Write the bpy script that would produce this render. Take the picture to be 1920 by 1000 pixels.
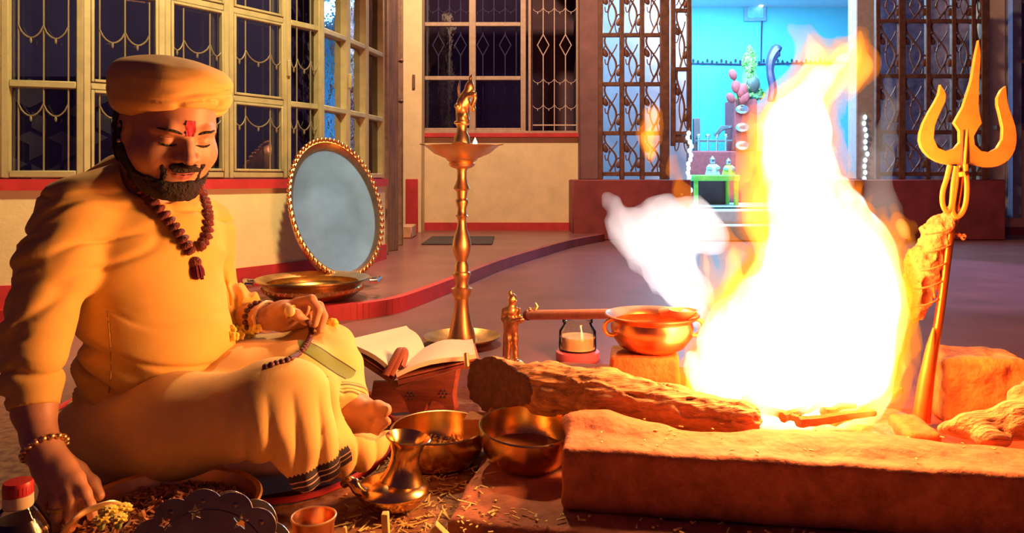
import bpy, bmesh, math, random
import numpy as np
from mathutils import Vector, Matrix, Euler

for _o in list(bpy.data.objects):
    bpy.data.objects.remove(_o)
scene = bpy.context.scene
C = scene.collection

# ------------------------------------------------------------------ camera, world, lights, exposure
CAM_H, FOC, HOR = 0.65, 1400.0, 335.0          # camera height, focal length in px, row of the horizon (1920x1000)
cam_d = bpy.data.cameras.new('camera')
cam = bpy.data.objects.new('camera', cam_d)
C.objects.link(cam)
cam.location = (0, 0, CAM_H)
cam.rotation_euler = (math.pi / 2, 0, 0)
cam_d.sensor_width = 36.0
cam_d.lens = 36.0 * FOC / 1920.0
cam_d.shift_y = -(500.0 - HOR) / 1920.0
cam_d.clip_start = 0.05
scene.camera = cam

scene.view_settings.view_transform = 'Standard'
scene.view_settings.look = 'None'
scene.view_settings.exposure = 0.0
scene.view_settings.gamma = 1.0
scene.view_settings.use_curve_mapping = False
scene.cycles.transparent_max_bounces = 48
scene.cycles.max_bounces = 6
scene.cycles.diffuse_bounces = 2
scene.cycles.sample_clamp_indirect = 4.0
scene.cycles.use_denoising = True

world = bpy.data.worlds.new('night_sky')
scene.world = world
world.use_nodes = True
world.node_tree.nodes['Background'].inputs[0].default_value = (0.38, 0.12, 0.40, 1)
world.node_tree.nodes['Background'].inputs[1].default_value = 0.085


def lamp(name, kind, loc, power, color, radius=0.1, aim=None, angle=None, blend=0.5, size=None):
    d = bpy.data.lights.new(name, kind)
    d.energy = power
    d.color = color
    if kind in ('POINT', 'SPOT'):
        d.shadow_soft_size = radius
    if kind == 'SPOT':
        d.spot_size = math.radians(angle)
        d.spot_blend = blend
    if kind == 'AREA':
        d.shape = 'RECTANGLE'
        d.size, d.size_y = size
    o = bpy.data.objects.new(name, d)
    C.objects.link(o)
    o.location = loc
    if aim is not None:
        o.rotation_euler = (Vector(aim) - Vector(loc)).to_track_quat('-Z', 'Y').to_euler()
    return o


FIRE = (1.0, 0.58, 0.25)
lamp('fire_light_low', 'POINT', (0.58, 1.64, 0.38), 31, FIRE, 0.11)
lamp('fire_light_mid', 'POINT', (0.66, 1.66, 0.58), 76, FIRE, 0.11)
lamp('fire_light_high', 'POINT', (0.66, 1.69, 0.84), 44, FIRE, 0.07)
# porch lamp in front of the far wall, above the frame
lamp('porch_lamp', 'POINT', (-0.5, 5.5, 4.3), 880, (1.0, 0.60, 0.30), 0.12)
# added spot, no fitting seen: brightens the window bay, cone misses the man
lamp('bay_fill_spot', 'SPOT', (-0.35, 2.5, 2.9), 520, (1.0, 0.72, 0.27), 0.10, aim=(-1.75, 3.75, 0.85), angle=76, blend=0.7)
# cyan tubes in the shrine room
lamp('shrine_lamp', 'AREA', (2.9, 10.0, 3.25), 370, (0.24, 0.72, 1.0), aim=(2.9, 10.3, 0.0), size=(2.2, 1.6))
lamp('shrine_lamp_front', 'POINT', (2.3, 8.7, 2.9), 150, (0.58, 0.78, 1.0), 0.1)
# cool street light from the right that reaches the courtyard floor
lamp('yard_lamp', 'SPOT', (5.2, 4.2, 3.2), 560, (0.50, 0.46, 1.0), 0.08, aim=(2.6, 5.0, 0.0), angle=42, blend=0.35)


# ------------------------------------------------------------------ pixel helpers (1920x1000 photograph)
def P(x, y, d):
    return Vector(((x - 960.0) / FOC * d, d, CAM_H - (y - HOR) / FOC * d))


def G(x, y, z):
    d = FOC * (CAM_H - z) / (y - HOR)
    return P(x, y, d)


# ------------------------------------------------------------------ object helpers
def tag(o, label=None, cat=None, group=None, kind=None):
    if label: o['label'] = label
    if cat: o['category'] = cat
    if group: o['group'] = group
    if kind: o['kind'] = kind
    return o


def thing(name, label, cat, loc=(0, 0, 0), rot=(0, 0, 0), group=None):
    o = bpy.data.objects.new(name, None)
    C.objects.link(o)
    o.empty_display_size = 0.05
    o.location = loc
    o.rotation_euler = rot
    return tag(o, label, cat, group)


def struct_root(name, loc=(0, 0, 0)):
    o = bpy.data.objects.new(name, None)
    C.objects.link(o)
    o.location = loc
    o['kind'] = 'structure'
    return o


def wm(o):
    m = o.matrix_basis.copy()
    while o.parent:
        o = o.parent
        m = o.matrix_basis @ m
    return m


def link(name, me, m, parent=None, local=False, sharp=40):
    """One mesh object; mesh is in world coordinates unless local."""
    ms = m if isinstance(m, (list, tuple)) else [m]
    if not me.materials:
        for x in ms:
            me.materials.append(x)
    if sharp is not None:
        me.shade_smooth()
        me.set_sharp_from_angle(angle=math.radians(sharp))
    o = bpy.data.objects.new(name, me)
    C.objects.link(o)
    if parent is not None:
        o.parent = parent
        if not local:
            me.transform(wm(parent).inverted())
    return o


def copy_tree(o, parent=None):
    c = o.copy()
    C.objects.link(c)
    if parent is not None:
        c.parent = parent
    for ch in list(o.children):
        copy_tree(ch, c)
    return c


class MB:
    def __init__(s):
        s.v, s.f = [], []

    def add(s, vs, fs):
        n = len(s.v)
        s.v += [tuple(v) for v in vs]
        s.f += [tuple(i + n for i in f) for f in fs]
        return s

    def box(s, c, size, R=None, bev=0.0, seg=1):
        bm = bmesh.new()
        bmesh.ops.create_cube(bm, size=1.0)
        for v in bm.verts:
            v.co = Vector((v.co.x * size[0], v.co.y * size[1], v.co.z * size[2]))
        if bev > 0:
            bmesh.ops.bevel(bm, geom=bm.edges[:], offset=bev, segments=seg, profile=0.5, affect='EDGES')
        M = (R.to_4x4() if R is not None else Matrix.Identity(4))
        vs = [Vector(c) + (M @ v.co) for v in bm.verts]
        bm.verts.index_update()
        fs = [[v.index for v in f.verts] for f in bm.faces]
        bm.free()
        return s.add(vs, fs)

    def tube(s, path, r, n=10, closed=False, caps=True, flat=1.0):
        pts = [Vector(p) for p in path]
        m = len(pts)
        rs = r if isinstance(r, (list, tuple)) else [r] * m
        tang = []
        for i in range(m):
            a = pts[i - 1] if (i > 0 or closed) else pts[i]
            b = pts[(i + 1) % m] if (i < m - 1 or closed) else pts[i]
            t = b - a
            tang.append(t.normalized() if t.length > 1e-9 else Vector((0, 0, 1)))
        up = Vector((0, 0, 1)) if abs(tang[0].z) < 0.9 else Vector((0, 1, 0))
        nrm = (up - tang[0] * up.dot(tang[0])).normalized()
        vs, fs = [], []
        for i in range(m):
            nrm = nrm - tang[i] * nrm.dot(tang[i])
            nrm = nrm.normalized() if nrm.length > 1e-6 else tang[i].orthogonal().normalized()
            bn = tang[i].cross(nrm)
            for j in range(n):
                a = 2 * math.pi * j / n
                vs.append(pts[i] + nrm * (rs[i] * math.cos(a)) + bn * (rs[i] * flat * math.sin(a)))
        for i in range(m if closed else m - 1):
            i2 = (i + 1) % m
            for j in range(n):
                j2 = (j + 1) % n
                fs.append((i * n + j, i * n + j2, i2 * n + j2, i2 * n + j))
        if caps and not closed:
            fs.append(tuple(range(n - 1, -1, -1)))
            fs.append(tuple((m - 1) * n + j for j in range(n)))
        return s.add(vs, fs)

    def lathe(s, prof, n=40, M=None, sx=1.0, sy=1.0):
        """prof: list of (r, z)."""
        M = M or Matrix.Identity(4)
        vs, fs = [], []
        m = len(prof)
        for r, z in prof:
            for j in range(n):
                a = 2 * math.pi * j / n
                vs.append(M @ Vector((max(r, 1e-5) * math.cos(a) * sx, max(r, 1e-5) * math.sin(a) * sy, z)))
        for i in range(m - 1):
            for j in range(n):
                j2 = (j + 1) % n
                fs.append((i * n + j, i * n + j2, (i + 1) * n + j2, (i + 1) * n + j))
        return s.add(vs, fs)

    def ball(s, c, r, R=None, nu=12, nv=8):
        r = r if isinstance(r, (list, tuple)) else (r, r, r)
        R = R or Matrix.Identity(3)
        vs, fs = [], []
        for i in range(nv + 1):
            t = math.pi * i / nv
            for j in range(nu):
                a = 2 * math.pi * j / nu
                vs.append(Vector(c) + R @ Vector((r[0] * math.sin(t) * math.cos(a), r[1] * math.sin(t) * math.sin(a), -r[2] * math.cos(t))))
        for i in range(nv):
            for j in range(nu):
                j2 = (j + 1) % nu
                fs.append((i * nu + j, i * nu + j2, (i + 1) * nu + j2, (i + 1) * nu + j))
        return s.add(vs, fs)

    def prism(s, outline, ext):
        """polygon (3D points, planar) extruded by vector ext"""
        n = len(outline)
        e = Vector(ext)
        a = [Vector(p) for p in outline]
        return s.add(a + [p + e for p in a], [tuple(range(n))[::-1], tuple(range(n, 2 * n))] +
                     [(i, (i + 1) % n, n + (i + 1) % n, n + i) for i in range(n)])

    def mesh(s, name='mesh', fix=True):
        me = bpy.data.meshes.new(name)
        me.from_pydata(s.v, [], s.f)
        if fix:
            bm = bmesh.new()
            bm.from_mesh(me)
            bmesh.ops.remove_doubles(bm, verts=bm.verts[:], dist=2e-5)
            bmesh.ops.recalc_face_normals(bm, faces=bm.faces[:])
            bm.to_mesh(me)
            bm.free()
        me.update()
        return me

    def build(s, name, m, parent=None, local=False, sharp=40, fix=True):
        return link(name, s.mesh(name, fix), m, parent, local, sharp)


def catmull(pts, n=8, closed=False):
    p = [Vector(x) for x in pts]
    out = []
    m = len(p)
    rng = range(m) if closed else range(m - 1)
    for i in rng:
        a = p[(i - 1) % m] if closed or i > 0 else p[i]
        b, c = p[i], p[(i + 1) % m]
        d = p[(i + 2) % m] if closed or i < m - 2 else c
        for k in range(n):
            t = k / n
            out.append(0.5 * ((2 * b) + (c - a) * t + (2 * a - 5 * b + 4 * c - d) * t * t + (3 * b - a - 3 * c + d) * t ** 3))
    if not closed:
        out.append(p[-1])
    return out


# ------------------------------------------------------------------ materials
def mat(name, col, rough=0.6, metal=0.0, var=0.15, scale=20.0, bump=0.0, bscale=None, stretch=None, col2=None,
        spec=0.5, sheen=0.0, trans=0.0, coat=0.0, emit=None, estr=0.0, detail=4.0):
    m = bpy.data.materials.new(name)
    m.use_nodes = True
    nt = m.node_tree
    b = nt.nodes['Principled BSDF']
    b.inputs['Roughness'].default_value = rough
    b.inputs['Metallic'].default_value = metal
    b.inputs['Specular IOR Level'].default_value = spec
    b.inputs['Coat Weight'].default_value = coat
    b.inputs['Sheen Weight'].default_value = sheen
    b.inputs['Transmission Weight'].default_value = trans
    b.inputs['Base Color'].default_value = (*col, 1)
    if emit:
        b.inputs['Emission Color'].default_value = (*emit, 1)
        b.inputs['Emission Strength'].default_value = estr
    tc = nt.nodes.new('ShaderNodeTexCoord')
    mp = nt.nodes.new('ShaderNodeMapping')
    if stretch:
        mp.inputs['Scale'].default_value = stretch
    nt.links.new(tc.outputs['Object'], mp.inputs['Vector'])
    if var > 0 or col2:
        nz = nt.nodes.new('ShaderNodeTexNoise')
        nz.inputs['Scale'].default_value = scale
        nz.inputs['Detail'].default_value = detail
        nz.inputs['Roughness'].default_value = 0.6
        nt.links.new(mp.outputs[0], nz.inputs['Vector'])
        rp = nt.nodes.new('ShaderNodeValToRGB')
        rp.color_ramp.elements[0].position = 0.3
        rp.color_ramp.elements[1].position = 0.7
        lo = col2 if col2 else tuple(c * (1 - var) for c in col)
        hi = col if col2 else tuple(min(1, c * (1 + var)) for c in col)
        rp.color_ramp.elements[0].color = (*lo, 1)
        rp.color_ramp.elements[1].color = (*hi, 1)
        nt.links.new(nz.outputs['Fac'], rp.inputs['Fac'])
        nt.links.new(rp.outputs['Color'], b.inputs['Base Color'])
    if bump > 0:
        n2 = nt.nodes.new('ShaderNodeTexNoise')
        n2.inputs['Scale'].default_value = bscale or scale * 3
        n2.inputs['Detail'].default_value = 5
        nt.links.new(mp.outputs[0], n2.inputs['Vector'])
        bp = nt.nodes.new('ShaderNodeBump')
        bp.inputs['Strength'].default_value = bump
        bp.inputs['Distance'].default_value = 0.01
        nt.links.new(n2.outputs['Fac'], bp.inputs['Height'])
        nt.links.new(bp.outputs['Normal'], b.inputs['Normal'])
    return m


def mat_glass_pane(name, tint=(0.75, 0.8, 0.95), refl=0.28, wave=0.15, wscale=7.0, ior=1.5):
    m = bpy.data.materials.new(name)
    m.use_nodes = True
    nt = m.node_tree
    nt.nodes.remove(nt.nodes['Principled BSDF'])
    out = nt.nodes['Material Output']
    tr = nt.nodes.new('ShaderNodeBsdfTransparent')
    tr.inputs[0].default_value = (*tint, 1)
    gl = nt.nodes.new('ShaderNodeBsdfGlossy')
    gl.inputs['Roughness'].default_value = 0.03
    fr = nt.nodes.new('ShaderNodeFresnel')
    fr.inputs[0].default_value = ior
    ad = nt.nodes.new('ShaderNodeMath')
    ad.operation = 'ADD'
    ad.inputs[1].default_value = refl
    ad.use_clamp = True
    mx = nt.nodes.new('ShaderNodeMixShader')
    nz = nt.nodes.new('ShaderNodeTexNoise')
    nz.inputs['Scale'].default_value = wscale
    nz.inputs['Detail'].default_value = 3
    tc = nt.nodes.new('ShaderNodeTexCoord')
    bp = nt.nodes.new('ShaderNodeBump')
    bp.inputs['Strength'].default_value = wave
    bp.inputs['Distance'].default_value = 0.02
    nt.links.new(tc.outputs['Object'], nz.inputs['Vector'])
    nt.links.new(nz.outputs['Fac'], bp.inputs['Height'])
    nt.links.new(bp.outputs[0], gl.inputs['Normal'])
    nt.links.new(fr.outputs[0], ad.inputs[0])
    nt.links.new(ad.outputs[0], mx.inputs[0])
    nt.links.new(tr.outputs[0], mx.inputs[1])
    nt.links.new(gl.outputs[0], mx.inputs[2])
    nt.links.new(mx.outputs[0], out.inputs['Surface'])
    return m


def mat_flame(name, col, dens, acol=None, adens=0.0):
    m = bpy.data.materials.new(name)
    m.use_nodes = True
    nt = m.node_tree
    nt.nodes.remove(nt.nodes['Principled BSDF'])
    em = nt.nodes.new('ShaderNodeEmission')
    em.inputs[0].default_value = (*col, 1)
    em.inputs[1].default_value = dens
    out = em.outputs[0]
    if acol:                                   # soot in the outer flame swallows blue and green
        ab = nt.nodes.new('ShaderNodeVolumeAbsorption')
        ab.inputs['Color'].default_value = (*acol, 1)
        ab.inputs['Density'].default_value = adens
        ad = nt.nodes.new('ShaderNodeAddShader')
        nt.links.new(out, ad.inputs[0]); nt.links.new(ab.outputs[0], ad.inputs[1])
        out = ad.outputs[0]
    nt.links.new(out, nt.nodes['Material Output'].inputs['Volume'])
    return m


def mat_emit(name, col, s):
    return mat(name, (0.02, 0.02, 0.02), var=0, emit=col, estr=s)


# ------------------------------------------------------------------ signed distance modelling -> one continuous mesh
_rng = np.random.RandomState(7)
_LAT = _rng.rand(32, 32, 32).astype(np.float32)


def vnoise(p, s, seed=0.0):
    """value noise in [-1, 1]; p: (..., 3) array, s: scalar or 3 frequencies"""
    q = p * np.asarray(s, dtype=np.float32) + np.float32(seed * 7.31 + 100)
    i = np.floor(q).astype(np.int32)
    f = (q - i).astype(np.float32)
    f = f * f * (3 - 2 * f)
    i &= 31
    j = (i + 1) & 31
    L = _LAT
    x0, y0, z0 = i[..., 0], i[..., 1], i[..., 2]
    x1, y1, z1 = j[..., 0], j[..., 1], j[..., 2]
    fx, fy, fz = f[..., 0], f[..., 1], f[..., 2]
    a = L[x0, y0, z0] * (1 - fx) + L[x1, y0, z0] * fx
    b = L[x0, y1, z0] * (1 - fx) + L[x1, y1, z0] * fx
    c = L[x0, y0, z1] * (1 - fx) + L[x1, y0, z1] * fx
    d = L[x0, y1, z1] * (1 - fx) + L[x1, y1, z1] * fx
    return ((a * (1 - fy) + b * fy) * (1 - fz) + (c * (1 - fy) + d * fy) * fz) * 2 - 1


class SDF:
    def __init__(s, lo, hi, h):
        s.lo = np.array(lo, dtype=np.float32)
        s.h = np.float32(h)
        s.n = np.ceil((np.array(hi) - np.array(lo)) / h).astype(int) + 1
        s.F = np.full(tuple(s.n), 1.0, dtype=np.float32)
        s.ax = [s.lo[i] + s.h * np.arange(s.n[i], dtype=np.float32) for i in range(3)]

    def _sl(s, lo, hi, pad):
        a = np.floor((np.array(lo) - pad - s.lo) / s.h).astype(int)
        b = np.ceil((np.array(hi) + pad - s.lo) / s.h).astype(int) + 1
        a = np.clip(a, 0, s.n)
        b = np.clip(b, 0, s.n)
        return a, b

    def put(s, fn, lo, hi, k=0.0, op='add'):
        a, b = s._sl(lo, hi, max(k, 0.0) + 3 * float(s.h))
        if np.any(b <= a):
            return s
        X = s.ax[0][a[0]:b[0], None, None]
        Y = s.ax[1][None, a[1]:b[1], None]
        Z = s.ax[2][None, None, a[2]:b[2]]
        d = fn(X, Y, Z).astype(np.float32)
        V = s.F[a[0]:b[0], a[1]:b[1], a[2]:b[2]]
        if op == 'add':
            if k > 0:
                hh = np.clip(0.5 + 0.5 * (V - d) / k, 0, 1)
                V[...] = V * (1 - hh) + d * hh - k * hh * (1 - hh)
            else:
                np.minimum(V, d, out=V)
        else:
            if k > 0:
                hh = np.clip(0.5 - 0.5 * (V + d) / k, 0, 1)
                V[...] = V * (1 - hh) - d * hh + k * hh * (1 - hh)
            else:
                np.maximum(V, -d, out=V)
        return s

    def cone(s, a, b, ra, rb, k=0.0, op='add'):
        a, b = np.array(a, dtype=np.float32), np.array(b, dtype=np.float32)
        r = max(ra, rb)
        ba = b - a
        L = float(ba @ ba) + 1e-12

        def fn(X, Y, Z):
            px, py, pz = X - a[0], Y - a[1], Z - a[2]
            t = np.clip((px * ba[0] + py * ba[1] + pz * ba[2]) / L, 0, 1)
            return np.sqrt((px - t * ba[0]) ** 2 + (py - t * ba[1]) ** 2 + (pz - t * ba[2]) ** 2) - (ra + (rb - ra) * t)
        return s.put(fn, np.minimum(a, b) - r, np.maximum(a, b) + r, k, op)

    def chain(s, pts, rs, k=0.01, op='add'):
        for i in range(len(pts) - 1):
            s.cone(pts[i], pts[i + 1], rs[i], rs[i + 1], k, op)
        return s

    def ell(s, c, r, R=None, k=0.0, op='add'):
        """ellipsoid; R is a 3x3 whose columns are the local axes"""
        c = np.array(c, dtype=np.float32)
        A = np.array(R if R is not None else np.eye(3), dtype=np.float32)
        m = max(r)

        def fn(X, Y, Z):
            px, py, pz = X - c[0], Y - c[1], Z - c[2]
            q = [px * A[0, i] + py * A[1, i] + pz * A[2, i] for i in range(3)]
            k0 = np.sqrt(sum((q[i] / r[i]) ** 2 for i in range(3)))
            k1 = np.sqrt(sum((q[i] / r[i] ** 2) ** 2 for i in range(3))) + 1e-6
            return k0 * (k0 - 1) / k1
        return s.put(fn, c - m, c + m, k, op)

    def rbox(s, c, half, rad, R=None, k=0.0, op='add'):
        c = np.array(c, dtype=np.float32)
        A = np.array(R if R is not None else np.eye(3), dtype=np.float32)
        m = float(np.linalg.norm(half))

        def fn(X, Y, Z):
            px, py, pz = X - c[0], Y - c[1], Z - c[2]
            q = [np.abs(px * A[0, i] + py * A[1, i] + pz * A[2, i]) - (half[i] - rad) for i in range(3)]
            o = np.sqrt(sum(np.maximum(x, 0) ** 2 for x in q))
            return o + np.minimum(np.maximum(np.maximum(q[0], q[1]), q[2]), 0) - rad
        return s.put(fn, c - m, c + m, k, op)

    def cut(s, p, n):
        """keep the side opposite to the normal n"""
        n = np.array(n, dtype=np.float32)
        n = n / np.linalg.norm(n)
        p = np.array(p, dtype=np.float32)
        d = (s.ax[0][:, None, None] - p[0]) * n[0] + (s.ax[1][None, :, None] - p[1]) * n[1] + (s.ax[2][None, None, :] - p[2]) * n[2]
        np.maximum(s.F, d, out=s.F)
        return s

    def band(s, w):
        idx = np.nonzero(np.abs(s.F) < w)
        return idx, np.stack([s.ax[i][idx[i]] for i in range(3)], -1)

    def disp(s, fn, w=0.02):
        """F -= fn(points) in the band near the surface (positive swells)"""
        idx, p = s.band(w)
        s.F[idx] -= fn(p).astype(np.float32)
        return s

    def sample(s, p):
        g = (np.array(p) - s.lo) / s.h
        i = np.clip(np.round(g).astype(int), 0, s.n - 1)
        return float(s.F[tuple(i)])

    def hit(s, x, y, near=1.0, far=2.2, step=0.003):
        """depth at which the line of sight through photo pixel (x, y) meets the surface"""
        d = near
        while d < far:
            q = np.array(P(x, y, d))
            if np.all(q >= s.lo) and np.all(q <= s.lo + s.h * (s.n - 1)) and s.sample(q) < 0:
                return d
            d += step
        return None

    def mesh(s, name='mesh', smooth=0):
        F, n = s.F, s.n
        F[0], F[-1] = np.maximum(F[0], 1e-4), np.maximum(F[-1], 1e-4)
        F[:, 0], F[:, -1] = np.maximum(F[:, 0], 1e-4), np.maximum(F[:, -1], 1e-4)
        F[:, :, 0], F[:, :, -1] = np.maximum(F[:, :, 0], 1e-4), np.maximum(F[:, :, -1], 1e-4)
        I = F < 0
        cs = np.zeros(tuple(n - 1), dtype=np.int8)
        for a in (0, 1):
            for b in (0, 1):
                for c in (0, 1):
                    cs += I[a:n[0] - 1 + a, b:n[1] - 1 + b, c:n[2] - 1 + c]
        act = np.nonzero((cs > 0) & (cs < 8))
        del cs
        i, j, k = [x.astype(np.int64) for x in act]
        m1, m2 = int(n[1] - 1), int(n[2] - 1)
        key = (i * m1 + j) * m2 + k                 # sorted already (C order)
        acc = np.zeros((len(i), 3), dtype=np.float32)
        cnt = np.zeros(len(i), dtype=np.float32)
        cor = [(a, b, c) for a in (0, 1) for b in (0, 1) for c in (0, 1)]
        val = {q: F[i + q[0], j + q[1], k + q[2]] for q in cor}
        for q in cor:
            for ax in range(3):
                if q[ax] == 0:
                    q2 = list(q); q2[ax] = 1; q2 = tuple(q2)
                    f0, f1 = val[q], val[q2]
                    x = (f0 < 0) != (f1 < 0)
                    t = np.where(x, f0 / np.where(x, f0 - f1, 1), 0)
                    for d in range(3):
                        acc[:, d] += np.where(x, q[d] + (t if d == ax else 0), 0)
                    cnt += x
        V = s.lo + s.h * (np.stack([i, j, k], -1) + acc / np.maximum(cnt, 1)[:, None])
        quads = []
        for ax in range(3):
            sl0 = [slice(None)] * 3; sl1 = [slice(None)] * 3
            sl0[ax] = slice(0, -1); sl1[ax] = slice(1, None)
            A, B = I[tuple(sl0)], I[tuple(sl1)]
            e = np.nonzero(A != B)
            flip = A[e]
            e = [x.astype(np.int64) for x in e]
            u, w = (ax + 1) % 3, (ax + 2) % 3
            ok = (e[u] > 0) & (e[w] > 0) & (e[u] < n[u] - 1) & (e[w] < n[w] - 1)
            e = [x[ok] for x in e]; flip = flip[ok]

            def cell(du, dw):
                q = [e[0], e[1], e[2]]
                q[u] = q[u] - du; q[w] = q[w] - dw
                return np.searchsorted(key, (q[0] * m1 + q[1]) * m2 + q[2])
            c = np.stack([cell(1, 1), cell(0, 1), cell(0, 0), cell(1, 0)], -1)
            c[~flip] = c[~flip][:, ::-1]
            quads.append(c)
        Q = np.concatenate(quads).astype(np.int32)
        if smooth:
            for _ in range(smooth):
                S = np.zeros_like(V); K = np.zeros(len(V), dtype=np.float32)
                for a in range(4):
                    b = (a + 1) % 4
                    np.add.at(S, Q[:, a], V[Q[:, b]]); np.add.at(K, Q[:, a], 1)
                    np.add.at(S, Q[:, b], V[Q[:, a]]); np.add.at(K, Q[:, b], 1)
                V = V * 0.5 + 0.5 * S / np.maximum(K, 1)[:, None]
        me = bpy.data.meshes.new(name)
        me.vertices.add(len(V))
        me.vertices.foreach_set('co', V.astype(np.float32).ravel())
        me.loops.add(Q.size)
        me.loops.foreach_set('vertex_index', Q.ravel())
        me.polygons.add(len(Q))
        me.polygons.foreach_set('loop_start', np.arange(0, Q.size, 4, dtype=np.int32))
        me.update(calc_edges=True)
        me.validate()
        return me


def frame_from(axis, up=(0, 0, 1)):
    """3x3 with columns x, y, axis(z)"""
    z = Vector(axis).normalized()
    x = Vector(up).cross(z)
    x = x.normalized() if x.length > 1e-5 else z.orthogonal().normalized()
    y = z.cross(x)
    return Matrix((x, y, z)).transposed()
# ------------------------------------------------------------------ setting materials
M = {}
M['cream'] = mat('cream_plaster', (0.78, 0.66, 0.44), 0.85, var=0.08, scale=6, bump=0.15, bscale=60)
M['red'] = mat('red_oxide_paint', (0.50, 0.035, 0.05), 0.55, var=0.2, scale=8, bump=0.05)
M['redplinth'] = mat('dark_red_plaster', (0.24, 0.045, 0.06), 0.6, var=0.3, scale=4, bump=0.08)
M['frame'] = mat('window_frame_paint', (0.38, 0.35, 0.23), 0.5, var=0.14, scale=12, bump=0.06)
M['grille'] = mat('grille_paint', (0.19, 0.16, 0.12), 0.5, var=0.1)
M['rust'] = mat('gate_iron', (0.17, 0.085, 0.07), 0.5, metal=0.3, var=0.35, scale=14)
M['pilaster'] = mat('brown_purple_plaster', (0.20, 0.10, 0.12), 0.8, var=0.2, scale=5)
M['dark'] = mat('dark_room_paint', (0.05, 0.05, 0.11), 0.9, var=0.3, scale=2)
M['cyan'] = mat('cyan_wall', (0.16, 0.66, 0.82), 0.7, var=0.05, scale=3)
M['cyantile'] = mat('blue_wall_tile', (0.11, 0.52, 0.80), 0.35, var=0.12, scale=30)
M['pale'] = mat('pale_blue_step', (0.55, 0.62, 0.72), 0.5, var=0.1)
M['wood_dark'] = mat('dark_door_wood', (0.17, 0.10, 0.08), 0.6, var=0.4, scale=6, stretch=(8, 8, 0.6), bump=0.1)
M['pane'] = mat_glass_pane('window_glass', (0.62, 0.66, 0.85), 0.10, 0.10)
M['pane_wavy'] = mat_glass_pane('rippled_glass', (0.4, 0.45, 0.6), 0.50, 0.16, 9.0)


def floor_mat():
    m = mat('courtyard_floor', (0.20, 0.08, 0.09), 0.34, var=0.22, scale=3.0, bump=0.06, bscale=25)
    nt = m.node_tree
    b = nt.nodes['Principled BSDF']
    rp = [n for n in nt.nodes if n.type == 'VALTORGB'][0]
    tc = [n for n in nt.nodes if n.type == 'TEX_COORD'][0]
    sep = nt.nodes.new('ShaderNodeSeparateXYZ')
    nt.links.new(tc.outputs['Object'], sep.inputs[0])
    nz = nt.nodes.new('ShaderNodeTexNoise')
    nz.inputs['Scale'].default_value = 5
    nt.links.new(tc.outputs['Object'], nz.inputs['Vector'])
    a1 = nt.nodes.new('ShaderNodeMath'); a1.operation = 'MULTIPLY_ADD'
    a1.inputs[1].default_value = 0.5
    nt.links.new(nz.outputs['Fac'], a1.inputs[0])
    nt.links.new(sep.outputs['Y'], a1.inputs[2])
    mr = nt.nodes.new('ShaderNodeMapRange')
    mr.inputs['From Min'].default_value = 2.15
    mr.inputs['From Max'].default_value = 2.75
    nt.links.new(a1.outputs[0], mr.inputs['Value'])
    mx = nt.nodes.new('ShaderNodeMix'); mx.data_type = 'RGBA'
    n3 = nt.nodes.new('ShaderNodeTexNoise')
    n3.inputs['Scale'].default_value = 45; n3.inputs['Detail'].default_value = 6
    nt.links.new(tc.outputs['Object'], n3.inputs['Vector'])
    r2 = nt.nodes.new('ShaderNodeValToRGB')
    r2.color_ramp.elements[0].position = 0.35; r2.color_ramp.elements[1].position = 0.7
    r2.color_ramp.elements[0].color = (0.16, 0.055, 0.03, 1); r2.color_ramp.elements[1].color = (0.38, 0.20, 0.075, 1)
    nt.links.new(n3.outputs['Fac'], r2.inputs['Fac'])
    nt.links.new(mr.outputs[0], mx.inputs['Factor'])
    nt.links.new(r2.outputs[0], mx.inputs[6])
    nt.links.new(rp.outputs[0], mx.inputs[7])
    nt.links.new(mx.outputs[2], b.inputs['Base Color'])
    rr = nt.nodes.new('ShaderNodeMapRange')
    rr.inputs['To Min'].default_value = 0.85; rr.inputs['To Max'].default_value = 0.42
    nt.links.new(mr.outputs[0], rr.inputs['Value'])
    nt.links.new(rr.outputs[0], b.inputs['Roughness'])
    return m


M['floor'] = floor_mat()
M['veranda'] = mat('veranda_floor_paint', (0.21, 0.085, 0.10), 0.30, var=0.22, scale=2.5, bump=0.04, bscale=20)

# ------------------------------------------------------------------ floors
ZV = 0.07
o = MB().box((0, 5.0, -0.05), (16, 12, 0.10)).build('floor', M['floor']); tag(o, kind='structure')

riser = [(-3.6, 3.28), (-2.4, 3.27), (-1.6, 3.30), (-1.05, 3.36), (-0.78, 3.42), (-0.65, 3.50), (-0.53, 3.69), (-0.34, 4.33), (-0.22, 4.80),
         (-0.08, 5.30), (0.18, 6.05), (0.55, 7.0), (0.95, 7.75)]
rp_ = catmull([(x, y, 0) for x, y in riser], 5)
outline = [Vector((p.x, p.y, 0)) for p in rp_] + [Vector((0.95, 8.5, 0)), Vector((-3.6, 8.5, 0))]
mb = MB().prism(outline, (0, 0, ZV))
vf = mb.build('floor_veranda', M['veranda'], sharp=30); tag(vf, kind='structure')
# red painted riser and nosing of the veranda edge
mb = MB(); mb_red = mb; mb_far = MB()
for a, b in zip(rp_[:-1], rp_[1:]):
    mb = mb_red if a.x < -0.30 else mb_far
    d = (b - a).normalized(); nrm = Vector((d.y, -d.x, 0)) * 0.012
    mb.add([a + nrm, b + nrm, b + nrm + Vector((0, 0, ZV + 0.004)), a + nrm + Vector((0, 0, ZV + 0.004)),
            a - nrm * 3 + Vector((0, 0, ZV + 0.004)), b - nrm * 3 + Vector((0, 0, ZV + 0.004))],
           [(0, 1, 2, 3), (3, 2, 5, 4)])
mb_red.build('riser', M['red'], vf, sharp=30)
mb_far.build('riser', mat('dull_red_riser', (0.30, 0.075, 0.085), 0.5, var=0.25, scale=5), vf, sharp=30)  # riser past the lamp in duller red, near the floor colour

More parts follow.
